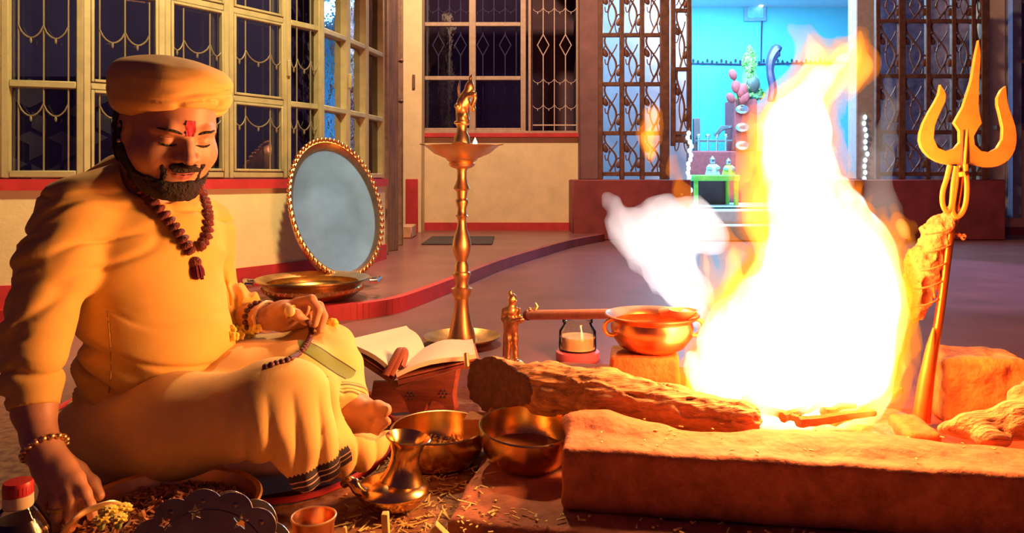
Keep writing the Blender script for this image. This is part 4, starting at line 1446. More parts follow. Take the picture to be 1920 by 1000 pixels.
def board(a0, a1, b0, b1, th, up, name, m, parent, bulge=0.0, n=7, down=0.0):
    """thick sheet from the spine (a0,a1) to the outer edge (b0,b1)"""
    vs, fs = [], []
    for i in range(n + 1):
        t = i / n
        z = bulge * math.sin(math.pi * min(1, t * 1.15)) * (1 - 0.3 * t) - down
        for e0, e1 in (((a0.lerp(b0, t)), (a1.lerp(b1, t))),):
            vs += [e0 + up * z, e1 + up * z, e1 + up * (z - th), e0 + up * (z - th)]
    for i in range(n):
        q = i * 4
        for k in range(4):
            k2 = (k + 1) % 4
            fs.append((q + k, q + k2, q + 4 + k2, q + 4 + k))
    fs += [(0, 1, 2, 3), tuple(n * 4 + k for k in (3, 2, 1, 0))]
    mb = MB(); mb.add(vs, fs)
    return mb.build(name, m, parent)


spd = (s1 - s0).normalized()
uL = (lo0 - s0).cross(spd).normalized(); uL = uL if uL.z > 0 else -uL
uR = (ro0 - s0).cross(spd).normalized(); uR = uR if uR.z > 0 else -uR
bk = thing('open_book', 'open book with cream pages lying on the carved stand', 'book', (s0 + s1) / 2)
board(s0, s1, lo0, lo1, 0.012, uL, 'left_pages', M['paper'], bk, 0.012)
board(s0, s1, ro0, ro1, 0.012, uR, 'right_pages', M['paper'], bk, 0.014)
cv = mat('book_cover', (0.30, 0.09, 0.05), 0.6, var=0.2)
board(s0, s1, lo0 + (lo0 - s0) * 0.03, lo1 + (lo1 - s1) * 0.03, 0.004, uL, 'left_cover', cv, bk, 0.0, down=0.013)
board(s0, s1, ro0 + (ro0 - s0) * 0.03, ro1 + (ro1 - s1) * 0.03, 0.004, uR, 'right_cover', cv, bk, 0.0, down=0.013)
for k in range(2):
    MB().tube(catmull([P(722 + k * 9, 705, 1.97), P(738 + k * 8, 676, 2.0), P(750 + k * 7, 656, 2.03), P(756 + k * 6, 664, 2.03), P(748 + k * 6, 690, 2.0)], 4), 0.006, 8, flat=2.2).build('leather_flap', cv, bk)
# carved boards: X shaped stand
xm = ((s0 + s1) / 2).xy.to_3d()
dL = Vector((lo0.x - s0.x, lo0.y - s0.y, 0)).normalized(); dR = Vector((ro0.x - s0.x, ro0.y - s0.y, 0)).normalized()
for dd_, oo0, oo1, u_, nm in ((dL, lo0, lo1, uL, 'left_board'), (dR, ro0, ro1, uR, 'right_board')):
    board(s0 - u_ * 0.02, s1 - u_ * 0.02, oo0.lerp(s0, 0.05) - u_ * 0.02, oo1.lerp(s1, 0.05) - u_ * 0.02, 0.012, u_, nm, M['wood'], rest)
# near carved leg with scalloped foot and drilled rosettes
ox = [(742, 728), (790, 712), (856, 694), (852, 716), (848, 740), (852, 766), (846, 778), (836, 766), (826, 756), (812, 752), (800, 758), (796, 770), (790, 780), (776, 784), (768, 778), (760, 755)]
pts = [P(x, y, 1.93) for x, y in ox]
leg = MB().prism(pts, (0.010, 0.016, 0)).build('leg', M['wood'], rest, sharp=30)
for cx_, cy_ in ((770, 742), (832, 738)):
    for k in range(7):
        a = 2 * math.pi * k / 6
        r_ = 0 if k == 6 else 7
        MB().ball(P(cx_ + r_ * math.cos(a), cy_ + r_ * math.sin(a), 1.9295), (0.0028, 0.0016, 0.0028), nu=6, nv=4).build('drilled_hole', M['dark'], leg, sharp=None)
MB().prism([P(838, 716, 2.06), P(700, 716, 2.06), P(690, 778, 2.04), P(845, 768, 2.04)], (0.0, 0.014, 0)).build('leg', M['wood'], rest, sharp=30)
MB().tube([P(876, 690, 1.95), P(874, 664, 1.98)], 0.007, 8).build('peg', M['brass'], rest)

# ------------------------------------------------------------------ the two brass bowls
def bowl_profile(R_, H, rb, lip=0.004):
    o = [(0, 0.002), (rb, 0.0)]
    for i in range(1, 9):
        t = i / 8
        o.append((rb + (R_ - rb) * math.sin(t * math.pi / 2) ** 0.8, H * (1 - math.cos(t * math.pi / 2)) ** 1.0))
    o += [(R_ + 0.002, H + 0.002), (R_ - 0.001, H + 0.004)]
    for i in range(8, 0, -1):
        t = i / 8
        o.append((rb + (R_ - rb) * math.sin(t * math.pi / 2) ** 0.8 - 0.004, H * (1 - math.cos(t * math.pi / 2)) + 0.003))
    o.append((0, 0.006))
    return o


bc = Vector((P(822, 0, 1.71).x, 1.71, 0.004))
b1 = thing('brass_bowl', 'brass bowl of rice and petals on the ground left of the oil bowl', 'bowl', bc, (0.03, 0.0, 0), 'brass bowls before the log')
MB().lathe(bowl_profile(0.107, 0.076, 0.07), 52).build('body', M['bowl_brass'], b1, local=True)
mb = MB()
random.seed(2)
for k in range(260):
    a = random.random() * 6.28; r_ = 0.085 * math.sqrt(random.random())
    mb.ball((r_ * math.cos(a), r_ * math.sin(a), 0.018 + 0.012 * random.random()), (0.006, 0.002, 0.002), Euler((random.random(), random.random(), random.random() * 6)).to_matrix(), 5, 3)
mb.lathe([(0, 0.02), (0.07, 0.018), (0.085, 0.012)], 20)
tag(mb.build('rice', M['straw'], b1, local=True, sharp=None, fix=False), kind='stuff')
bc = Vector((P(987, 0, 1.62).x, 1.62, 0.0355))
b2 = thing('brass_bowl', 'deep brass bowl of dark oil on the slab right of the rice bowl', 'bowl', bc, (0.10, 0.03, 0), 'brass bowls before the log')
MB().lathe(bowl_profile(0.104, 0.080, 0.05), 52).build('body', M['bowl_brass'], b2, local=True)
MB().lathe([(0, 0.034), (0.081, 0.034)], 40, Matrix.Rotation(-0.10, 4, 'X')).build('oil', mat('dark_oil', (0.20, 0.085, 0.02), 0.30, var=0), b2, local=True)

# ------------------------------------------------------------------ spouted pitcher
pc = Vector((P(737, 0, 1.475).x, 1.475, 0.002))
pt = thing('brass_pitcher', 'brass spouted water vessel with flared neck in the front', 'pitcher', pc)
Mt = Matrix.Translation(pc)
MB().lathe([(0, 0.001), (0.035, 0.0), (0.056, 0.010), (0.070, 0.028), (0.072, 0.036), (0.068, 0.044), (0.050, 0.052), (0.038, 0.056), (0, 0.056)], 44, Mt).build('body', M['bowl_brass'], pt)
Mn = Matrix.Translation(pc + Vector((0.018, 0, 0.052))) @ Matrix.Rotation(0.14, 4, 'Y')
MB().lathe([(0, 0.0), (0.044, 0.0), (0.038, 0.010), (0.031, 0.024), (0.028, 0.042), (0.029, 0.058), (0.035, 0.074), (0.043, 0.084), (0.045, 0.086), (0.043, 0.087), (0.032, 0.074), (0.026, 0.056), (0.025, 0.042), (0, 0.038)], 40, Mn).build('neck', M['bowl_brass'], pt)
MB().tube(catmull([pc + Vector((-0.045, -0.03, 0.036)), pc + Vector((-0.060, -0.045, 0.052)), pc + Vector((-0.068, -0.045, 0.064)), pc + Vector((-0.080, -0.040, 0.066)), pc + Vector((-0.090, -0.036, 0.058))], 5),
          [0.011] * 10 + [0.011 - 0.0003 * k for k in range(11)], 12).build('spout', M['bowl_brass'], pt)

# ------------------------------------------------------------------ copper tumbler
tc_ = Vector((P(588, 0, 1.24).x, 1.24, 0.002))
tb = thing('copper_tumbler', 'small copper tumbler at the bottom edge beside the star plates', 'cup', tc_)
MB().lathe([(0, 0.0), (0.026, 0.0), (0.028, 0.006), (0.032, 0.04), (0.034, 0.075), (0.037, 0.085), (0.0375, 0.087), (0.035, 0.087), (0.032, 0.075), (0.0305, 0.06), (0.0285, 0.058), (0.0295, 0.04), (0.026, 0.008), (0, 0.006)], 40, Matrix.Translation(tc_)).build('body', M['copper'], tb)
MB().tube([tc_ + Vector((0.036 * math.cos(a), 0.036 * math.sin(a), 0.087)) for a in [j * 2 * math.pi / 32 for j in range(32)]], 0.002, 6, closed=True).build('rim', M['brass'], tb)

# ------------------------------------------------------------------ scalloped star plates (near the camera)
def star_plate(name, label, cx_, d, zc, rx, rz, n, stars, m, tilt, th=0.0018, cat='plate', group=None):
    cu = bpy.data.curves.new('plate', 'CURVE')
    cu.dimensions = '2D'; cu.fill_mode = 'BOTH'; cu.extrude = th / 2; cu.bevel_depth = 0.0006
    out = []
    for k in range(n):
        for j in range(8):
            t = (k + j / 8) / n * 2 * math.pi
            rr = 1.0 + 0.11 * math.sin(math.pi * j / 8) ** 0.8
            out.append((rx * rr * math.cos(t), rz * rr * math.sin(t)))
    sh = [out]
    for sx, sz, sr, rot in stars:
        sh.append([(sx + (sr if j % 2 == 0 else sr * 0.45) * math.cos(rot + j * math.pi / 5), sz + (sr if j % 2 == 0 else sr * 0.45) * math.sin(rot + j * math.pi / 5)) for j in range(10)])
    for poly_ in sh:
        sp_ = cu.splines.new('POLY'); sp_.points.add(len(poly_) - 1)
        for i, (x, z) in enumerate(poly_):
            sp_.points[i].co = (x, z, 0, 1)
        sp_.use_cyclic_u = True
    tmp = bpy.data.objects.new('tmp', cu); C.objects.link(tmp)
    me = curve_to_mesh(tmp)
    me.transform(Matrix.Rotation(math.pi / 2, 4, 'X'))
    base = Vector((P(cx_, 0, d).x, d, zc - rz * 1.1))
    t = thing(name, label, cat, base, group=group)
    R_ = Matrix.Translation(base + Vector((0, 0, rz * 1.1))) @ Matrix.Rotation(tilt, 4, 'X')
    me.transform(R_)
    link('disc', me, m, t, sharp=30)
    mb = MB()
    pts = [R_ @ Vector((x * 0.80, -0.002, z * 0.80)) for x, z in [(rx * math.cos(a), rz * math.sin(a)) for a in [j * 2 * math.pi / 40 for j in range(40)]]]
    mb.tube(pts, 0.0014, 5, closed=True)
    mb.build('embossed_ring', m, t)
    for k in range(n):
        a = (k + 0.5) / n * 2 * math.pi
        MB().ball(R_ @ Vector((rx * 0.93 * math.cos(a), -0.0015, rz * 0.93 * math.sin(a))), (0.004, 0.0015, 0.004), nu=8, nv=5).build('embossed_dot', m, t)
    return t


M['dark_steel'] = mat('tarnished_silver', (0.30, 0.24, 0.22), 0.32, metal=0.9, var=0.25, scale=16, bump=0.05)
star_plate('star_plate', 'large dark silver scalloped plate with star cutouts at the bottom edge', 388, 1.055, 0.104, 0.106, 0.092, 13,
           [(-0.02, 0.070, 0.013, 0.5), (0.045, 0.058, 0.014, 0.2), (-0.062, 0.055, 0.012, 0.9), (0.015, 0.015, 0.014, 0.8), (-0.06, 0.03, 0.013, 0.1), (0.085, 0.01, 0.012, 0.6), (-0.09, -0.01, 0.012, 0.3), (-0.012, -0.04, 0.014, 0), (0.05, -0.03, 0.014, 0.4)],
           M['dark_steel'], -0.16, group='scalloped star plates')
star_plate('star_plate', 'lit silver scalloped plate standing just behind the large dark star plate', 428, 1.115, 0.082, 0.088, 0.088, 10,
           [(0.02, 0.05, 0.014, 0.5), (-0.03, 0.05, 0.013, 0.2)], M['steel'], -0.10, group='scalloped star plates')
star_plate('star_plate', 'small yellow lit scalloped plate with holes beside the herb tray', 168, 1.10, 0.062, 0.050, 0.056, 8,
           [(0.016, 0.03, 0.009, 0.5), (-0.018, 0.026, 0.008, 0.2), (0.03, 0.002, 0.009, 0.4)], mat('yellow_lit_plate', (0.80, 0.56, 0.20), 0.35, metal=0.7, var=0.2), -0.20, group='scalloped star plates')  # yellow of the light put into this plate's metal colour

# ------------------------------------------------------------------ big tray of dried herbs
tc2 = Vector((-0.590, 1.275, 0.003))
hb = thing('herb_tray', 'large round brass tray of dried herbs under his right hand', 'tray', tc2)
MB().lathe([(0, 0.0), (0.10, 0.0), (0.128, 0.018), (0.143, 0.06), (0.150, 0.088), (0.156, 0.094), (0.153, 0.097), (0.146, 0.093), (0.138, 0.062), (0.122, 0.022), (0.09, 0.006), (0, 0.005)], 64, Matrix.Translation(tc2)).build('body', M['brass'], hb)
random.seed(31)
mb = MB()
mb.lathe([(0, 0.074), (0.06, 0.072), (0.11, 0.058), (0.136, 0.05)], 28, Matrix.Translation(tc2))
for k in range(900):
    a = random.random() * 6.28; r_ = 0.128 * math.sqrt(random.random())
    z = 0.062 + 0.024 * (1 - (r_ / 0.13) ** 2) * random.random() + 0.010
    c_ = tc2 + Vector((r_ * math.cos(a), r_ * math.sin(a), z))
    R_ = Euler((random.gauss(0, 0.5), random.gauss(0, 0.5), random.random() * 6)).to_matrix()
    mb.box(c_, (random.uniform(0.010, 0.026), random.uniform(0.003, 0.006), 0.0015), R_)
herb = mat('dried_herbs', (0.62, 0.27, 0.09), 0.85, col2=(0.13, 0.05, 0.025), scale=90)
tag(mb.build('herb_mix', herb, hb, sharp=None, fix=False), kind='stuff')
tr2 = catmull([P(112, 1010, 1.12), P(135, 978, 1.13), P(165, 958, 1.15), P(205, 945, 1.17), P(225, 948, 1.18)], 5)
o = MB().tube(tr2, [0.005] * len(tr2), 8, flat=0.6).build('brass_hoop', M['brass']); tag(o, 'curved brass hoop strip beside the small yellow lit plate at the tray edge', 'hoop')
random.seed(3)
for k, (x, y, d) in enumerate(((205, 962, 1.14), (222, 978, 1.12), (190, 980, 1.13), (232, 958, 1.16))):
    c_ = P(x, y, d)
    t = thing('marigold', ('marigold head touching the curved brass hoop', 'marigold head nearest the dark star plate', 'marigold head lowest beside the yellow lit plate', 'marigold head farthest back in the little heap')[k], 'flower', c_, group='marigolds by the tray')
    pm = MB()
    for j in range(22):
        a = j * 2.4; el = 0.2 + 1.2 * (j / 22)
        e = Vector((math.cos(a) * math.cos(el), math.sin(a) * math.cos(el), math.sin(el)))
        pm.ball(c_ + e * 0.009, (0.006, 0.004, 0.003), Matrix.Rotation(a, 3, 'Z'), 6, 4)
    pm.build('petals', M['yellow_flower'], t)
    MB().ball(c_ + Vector((0, 0, -0.005)), (0.006, 0.006, 0.008), nu=8, nv=6).build('calyx', mat('calyx_%d' % k, (0.25, 0.30, 0.08), 0.7), t)

# ------------------------------------------------------------------ bottle with a red cap
bo = Vector((P(34, 0, 1.08).x, 1.08, 0.0))
bt = thing('oil_bottle', 'clear plastic bottle of dark oil with a red cap at the lower left corner', 'bottle', bo)
zc_ = 0.65 - (935 - 335) / FOC * 1.08
Mt = Matrix.Translation(bo)
MB().lathe([(0, 0.0), (0.040, 0.0), (0.045, 0.006), (0.045, 0.115), (0.040, 0.145), (0.026, 0.170), (0.0165, 0.180), (0.0165, zc_ + 0.004), (0.0145, zc_ + 0.004), (0.0145, 0.182), (0.024, 0.167), (0.038, 0.142), (0.043, 0.113), (0.043, 0.008), (0, 0.004)], 40, Mt).build('shell', M['clear'], bt)
MB().lathe([(0, 0.006), (0.0415, 0.008), (0.0415, 0.112), (0.036, 0.140), (0.026, 0.158), (0, 0.158)], 36, Mt).build('oil', mat('black_oil', (0.03, 0.012, 0.012), 0.2, var=0), bt)
MB().lathe([(0.0185, zc_ - 0.012), (0.0195, zc_ - 0.010), (0.0195, zc_ + 0.006), (0.0185, zc_ + 0.006)], 32, Mt).build('neck_band', mat('cream_plastic', (0.72, 0.58, 0.34), 0.5, var=0), bt)
MB().lathe([(0.0185, zc_ + 0.006), (0.0195, zc_ + 0.007), (0.0195, zc_ + 0.021), (0.018, zc_ + 0.025), (0.0, zc_ + 0.026)], 40, Mt).build('cap', mat('red_plastic', (0.62, 0.03, 0.03), 0.4, var=0), bt)
for k in range(30):
    a = 2 * math.pi * k / 30
    MB().tube([bo + Vector((0.0197 * math.cos(a), 0.0197 * math.sin(a), zc_ + 0.008)), bo + Vector((0.0197 * math.cos(a), 0.0197 * math.sin(a), zc_ + 0.020))], 0.0008, 4).build('cap_rib', bt.children[-1].active_material, bt.children[-1] if False else [c for c in bt.children if c.name.startswith('cap')][0], sharp=None)

# ------------------------------------------------------------------ sticks, straw and crumbs in the front
for (x0, y0, x1, y1, d, r_, lab) in ((724, 1006, 722, 962, 1.30, 0.0085, 'square pale wood stick standing up at the bottom edge'),
                                      (648, 1004, 646, 988, 1.28, 0.004, 'thin pale stick tip at the bottom edge left of the square stick'),
                                      (838, 1012, 812, 986, 1.31, 0.011, 'flat pale wood chip at the bottom edge right of the square stick')):
    a, b = P(x0, y0, d), P(x1, y1, d)
    a = a + (a - b) * 0.6
    dirn = (b - a)
    R_ = frame_from(dirn)
    o = MB().box((a + b) / 2, (r_ * 1.9, r_ * 1.4, dirn.length), R_, 0.0012).build('wood_stick', M['straw'])
    tag(o, lab, 'stick', 'pale sticks in the front')
random.seed(12)
mb = MB()
for k in range(420):
    x, y = random.gauss(780, 90), random.uniform(845, 1000)
    if not (630 < x < 930): continue
    z = 0.034 if x > 900 - (y - 868) * 0.4 else 0.003
    c_ = G(x, y, z)
    R_ = Euler((random.gauss(0, 0.15), random.gauss(0, 0.15), random.random() * 6)).to_matrix()
    ln = random.choice((0.006, 0.010, 0.02, 0.035)) * random.uniform(0.6, 1.2)
    mb.box(c_, (ln, random.uniform(0.001, 0.004), 0.0015), R_)
for k in range(70):
    x, y = random.uniform(880, 1900), 0
    u, v = random.uniform(0.19, 1.3), random.uniform(0.08, 0.24)
    c_ = K(u, v, 0.157)
    mb.box(c_, (random.uniform(0.003, 0.009), random.uniform(0.0015, 0.003), 0.002), Matrix.Rotation(random.random() * 6, 3, 'Z'))
for k in range(60):
    c_ = K(random.uniform(0.0, 0.9), random.uniform(0.0, 0.05), 0.037)
    mb.box(c_, (random.uniform(0.004, 0.02), random.uniform(0.002, 0.005), 0.002), Matrix.Rotation(random.random() * 6, 3, 'Z'))
o = mb.build('straw_crumbs', M['straw'], sharp=None, fix=False); tag(o, 'scattered straw and crumbs on the ground around the bowls and blocks', 'straw', kind='stuff')
# ------------------------------------------------------------------ the seated man
M['skin'] = mat('brown_skin', (0.58, 0.285, 0.145), 0.48, var=0.10, scale=30, bump=0.04, bscale=160)
M['shirt'] = mat('yellow_shirt_cloth', (0.80, 0.49, 0.10), 0.85, var=0.06, scale=14, bump=0.04, bscale=300, sheen=0.1)
M['turban'] = mat('saffron_turban_cloth', (0.82, 0.49, 0.12), 0.85, var=0.05, scale=10, bump=0.04, bscale=240, sheen=0.1)
M['hair'] = mat('black_hair', (0.022, 0.012, 0.010), 0.75, var=0.3, scale=60, bump=0.7, bscale=220)
M['lips'] = mat('lips', (0.46, 0.14, 0.11), 0.4, var=0.06)
M['rudraksha'] = mat('rudraksha_seed', (0.20, 0.040, 0.035), 0.55, var=0.4, scale=120, bump=0.8, bscale=260)


def dhoti_mat():
    m = mat('yellow_dhoti_cloth', (0.82, 0.53, 0.16), 0.85, var=0.06, scale=12, bump=0.04, bscale=300, sheen=0.1)
    nt = m.node_tree
    b = nt.nodes['Principled BSDF']
    cur = [n for n in nt.nodes if n.type == 'VALTORGB'][0].outputs[0]
    tc = [n for n in nt.nodes if n.type == 'TEX_COORD'][0]

    def dot(v, off):
        d = nt.nodes.new('ShaderNodeVectorMath'); d.operation = 'DOT_PRODUCT'
        nt.links.new(tc.outputs['Object'], d.inputs[0]); d.inputs[1].default_value = v
        s = nt.nodes.new('ShaderNodeMath'); s.operation = 'SUBTRACT'
        nt.links.new(d.outputs['Value'], s.inputs[0]); s.inputs[1].default_value = off
        return s.outputs[0]

    def math2(op, a, b_):
        n = nt.nodes.new('ShaderNodeMath'); n.operation = op
        for i, x in enumerate((a, b_)):
            if isinstance(x, (int, float)): n.inputs[i].default_value = x
            else: nt.links.new(x, n.inputs[i])
        return n.outputs[0]

    def between(x, lo, hi):
        return math2('MULTIPLY', math2('GREATER_THAN', x, lo), math2('LESS_THAN', x, hi))

    def over(mask, col):
        nonlocal cur
        mx = nt.nodes.new('ShaderNodeMix'); mx.data_type = 'RGBA'
        nt.links.new(mask, mx.inputs['Factor']); nt.links.new(cur, mx.inputs[6]); mx.inputs[7].default_value = (*col, 1)
        cur = mx.outputs[2]
    return m, nt, b, tc, dot, math2, between, over, lambda: nt.links.new(cur, b.inputs['Base Color'])


PC = Vector((-0.76, 1.56, 0.0))
man = thing('person', 'man in yellow shirt, dhoti and saffron turban sitting cross-legged, holding prayer beads', 'person', PC)

# head frame
yaw, pit = math.radians(46), math.radians(24)
f_ = Vector((math.sin(yaw) * math.cos(pit), -math.cos(yaw) * math.cos(pit), -math.sin(pit)))
l_ = Vector((math.cos(yaw), math.sin(yaw), 0))                  # his left
u_ = f_.cross(l_); u_ = -u_ if u_.z < 0 else u_
HR = Matrix((l_, f_, u_)).transposed()
HC = P(349, 263, 1.455) - f_ * 0.078 - u_ * 0.004


def H(x, y, z):
    return HC + HR @ Vector((x, y, z if z > 0 else z * 0.86))


def to_local(p):
    q = (p - np.array(HC, dtype=np.float32)) @ np.array(HR, dtype=np.float32)
    q[..., 2] = np.where(q[..., 2] < 0, q[..., 2] / 0.86, q[..., 2])
    return q


def build_head(s, k=0.012):
    s.ell(H(0, -0.015, 0.035), (0.082, 0.100, 0.088), HR, k=0)
    s.ell(H(0, 0.020, -0.045), (0.074, 0.070, 0.086), HR, k=0.03)
    for sd in (-1, 1):
        s.ell(H(sd * 0.043, 0.048, -0.040), (0.036, 0.034, 0.036), HR, k=0.02)
        s.cone(H(sd * 0.064, -0.012, -0.060), H(sd * 0.020, 0.062, -0.106), 0.026, 0.024, 0.025)
    s.ell(H(0, 0.070, -0.106), (0.028, 0.022, 0.021), HR, k=0.015)
    s.ell(H(0, 0.025, -0.118), (0.055, 0.055, 0.030), HR, k=0.02)
    # brow, sockets, lids
    for sd in (-1, 1):
        s.chain([H(sd * 0.012, 0.083, 0.020), H(sd * 0.034, 0.078, 0.025), H(sd * 0.056, 0.060, 0.020)], [0.008, 0.009, 0.008], 0.012)
        s.ell(H(sd * 0.034, 0.094, 0.002), (0.019, 0.016, 0.011), HR, k=0.010, op='sub')
        s.ell(H(sd * 0.034, 0.068, 0.001), (0.0165, 0.0150, 0.0135), HR, k=0.004)
    # nose
    s.chain([H(0, 0.084, 0.014), H(0, 0.094, -0.006), H(0, 0.106, -0.030)], [0.0080, 0.0085, 0.0125], 0.010)
    for sd in (-1, 1):
        s.ell(H(sd * 0.0165, 0.092, -0.034), (0.0105, 0.012, 0.0090), HR, k=0.006)
        s.ell(H(sd * 0.008, 0.103, -0.044), (0.0040, 0.005, 0.004), HR, k=0.003, op='sub')
    # mouth mound and lips
    s.ell(H(0, 0.076, -0.070), (0.032, 0.018, 0.024), HR, k=0.012)
    for sd in (-1, 1):
        s.chain([H(0, 0.0925, -0.0650), H(sd * 0.012, 0.0900, -0.0650), H(sd * 0.025, 0.0790, -0.0690)], [0.0052, 0.0050, 0.0025], 0.004)
        s.chain([H(0, 0.0905, -0.0775), H(sd * 0.012, 0.0880, -0.0765), H(sd * 0.024, 0.0790, -0.0710)], [0.0068, 0.0060, 0.0025], 0.004)
        # ears
        s.ell(H(sd * 0.084, -0.012, -0.004), (0.011, 0.022, 0.033), HR, k=0.008)
        s.ell(H(sd * 0.094, -0.006, 0.000), (0.005, 0.010, 0.018), HR, k=0.004, op='sub')
        s.ell(H(sd * 0.083, -0.004, -0.034), (0.008, 0.010, 0.011), HR, k=0.006)


NB = P(268, 350, 1.60)


def hand_left(s):
    D = 1.70
    w = P(492, 596, D)
    s.chain([P(430, 590, 1.76), P(470, 594, 1.72), w], [0.036, 0.030, 0.026], 0.01)
    # palm: from the wrist to the knuckles
    s.chain([w, P(530, 588, D), P(562, 580, D + 0.01)], [0.026, 0.028, 0.024], 0.012)
    s.chain([w, P(530, 600, D + 0.02), P(570, 600, D + 0.035)], [0.024, 0.026, 0.022], 0.012)
    # index: knuckle on top, bent over towards the beads
    s.chain([P(556, 568, D), P(584, 562, D - 0.005), P(597, 582, D - 0.012), P(590, 608, D - 0.016)], [0.0120, 0.0112, 0.0102, 0.0086], 0.004)
    s.chain([P(566, 574, D + 0.022), P(598, 574, D + 0.020), P(607, 594, D + 0.012), P(600, 620, D + 0.004)], [0.0120, 0.0112, 0.0102, 0.0086], 0.003)
    s.chain([P(566, 586, D + 0.042), P(598, 590, D + 0.040), P(603, 610, D + 0.030), P(592, 632, D + 0.020)], [0.0112, 0.0104, 0.0096, 0.0082], 0.003)
    s.chain([P(560, 600, D + 0.058), P(584, 608, D + 0.056), P(588, 624, D + 0.044), P(576, 638, D + 0.034)], [0.0100, 0.0094, 0.0086, 0.0074], 0.003)
    # thumb leaves the side of the palm and closes on the bead string
    s.chain([P(512, 592, D - 0.012), P(536, 580, D - 0.030), P(556, 590, D - 0.036), P(574, 604, D - 0.030)], [0.0150, 0.0130, 0.0115, 0.0095], 0.006)


def hand_right(s):
    s.chain([P(66, 770, 1.30), P(74, 820, 1.275), P(82, 842, 1.262)], [0.034, 0.027, 0.025], 0.01)
    w = P(82, 842, 1.262)
    for (x, y, d, r_) in ((142, 900, 1.228, 0.0150), (124, 908, 1.222, 0.0155), (106, 910, 1.222, 0.0150), (90, 904, 1.228, 0.0135)):
        s.chain([w, P((82 * 0.4 + x * 0.6), 842 * 0.4 + y * 0.6, 1.240), P(x, y, d)], [0.024, 0.018, r_], 0.012)
    s.chain([P(142, 900, 1.228), P(158, 926, 1.216), P(168, 950, 1.208), P(174, 968, 1.206)], [0.0135, 0.0108, 0.0096, 0.0080], 0.005)
    s.chain([P(124, 908, 1.222), P(132, 940, 1.206), P(134, 970, 1.200), P(132, 990, 1.200)], [0.0135, 0.0110, 0.0098, 0.0082], 0.005)
    s.chain([P(106, 910, 1.222), P(107, 942, 1.206), P(107, 970, 1.200), P(106, 990, 1.200)], [0.0130, 0.0106, 0.0094, 0.0080], 0.005)
    s.chain([P(90, 904, 1.228), P(84, 932, 1.214), P(82, 956, 1.208)], [0.0115, 0.0096, 0.0080], 0.005)
    s.chain([P(112, 862, 1.262), P(146, 884, 1.268), P(172, 908, 1.262), P(186, 930, 1.252)], [0.0180, 0.0140, 0.0120, 0.0092], 0.008)


def foot_left(s):
    s.chain([P(650, 752, 1.63), P(668, 772, 1.60), P(694, 776, 1.58)], [0.040, 0.036, 0.028], 0.012)
    s.chain([P(668, 786, 1.60), P(700, 790, 1.58)], [0.030, 0.022], 0.012)
    s.chain([P(690, 770, 1.578), P(708, 766, 1.562), P(722, 769, 1.556)], [0.019, 0.0165, 0.0140], 0.004)
    s.ell(P(726, 766, 1.544), (0.006, 0.004, 0.006), k=0.003)
    for k in range(4):
        s.chain([P(696 - k * 2, 782 + k * 7, 1.572), P(714 - k * 4, 787 + k * 7, 1.558), P(726 - k * 6, 791 + k * 7, 1.552)], [0.0120 - 0.001 * k, 0.0092 - 0.0008 * k, 0.0088 - 0.0008 * k], 0.0025)


CHR = Matrix((Vector((0.375, 0.927, 0)), Vector((0.927, -0.375, 0)), Z_)).transposed()     # columns: his left, his front, up
s = SDF((-1.02, 1.14, -0.01), (-0.22, 1.95, 0.90), 0.0030)
build_head(s)
s.chain([H(0, -0.030, -0.060), NB], [0.062, 0.066], 0.03)
# trunk, arms and legs under the clothes
s.ell(P(285, 480, 1.60), (0.140, 0.10, 0.16), CHR, k=0.04)
s.cone(P(240, 395, 1.56), P(330, 400, 1.68), 0.05, 0.05, 0.04)
s.ell(P(290, 650, 1.60), (0.14, 0.12, 0.16), CHR, k=0.05)
s.ell(P(265, 810, 1.62), (0.145, 0.12, 0.10), CHR, k=0.04)
s.chain([P(150, 415, 1.47), P(75, 600, 1.36), P(64, 770, 1.30)], [0.050, 0.040, 0.034], 0.03)
s.chain([P(380, 430, 1.74), P(405, 565, 1.80), P(430, 590, 1.76)], [0.048, 0.038, 0.034], 0.03)
s.chain([P(200, 815, 1.53), P(490, 775, 1.41), P(640, 840, 1.55)], [0.075, 0.058, 0.030], 0.03)
s.chain([P(340, 790, 1.72), P(600, 660, 1.76), P(650, 752, 1.63)], [0.070, 0.054, 0.036], 0.03)
hand_left(s); hand_right(s); foot_left(s)
body_sdf = s
# eyes: a fine crease above the lashes, and the line of the closed mouth
body_me = s.mesh(smooth=1)
body_me.materials.append(M['skin']); body_me.materials.append(M['lips'])
n_ = len(body_me.polygons)
ctr_ = np.empty(n_ * 3, dtype=np.float32); body_me.polygons.foreach_get('center', ctr_)
q = to_local(ctr_.reshape(-1, 3))
lip = ((q[:, 0] / 0.024) ** 2 + ((q[:, 2] + 0.0705) / 0.0125) ** 2 < 1) & (q[:, 1] > 0.074)
body_me.polygons.foreach_set('material_index', lip.astype(np.int32))
link('body', body_me, M['skin'], man, sharp=None)


def on_face(x, z, lift=0.0, lo=0.02, hi=0.13):
    """point on the face surface in front of local (x, z)"""
    y = hi
    while y > lo:
        p = H(x, y, z)
        if body_sdf.sample(np.array(p)) < 0: break
        y -= 0.0008
    return H(x, y + lift, z)


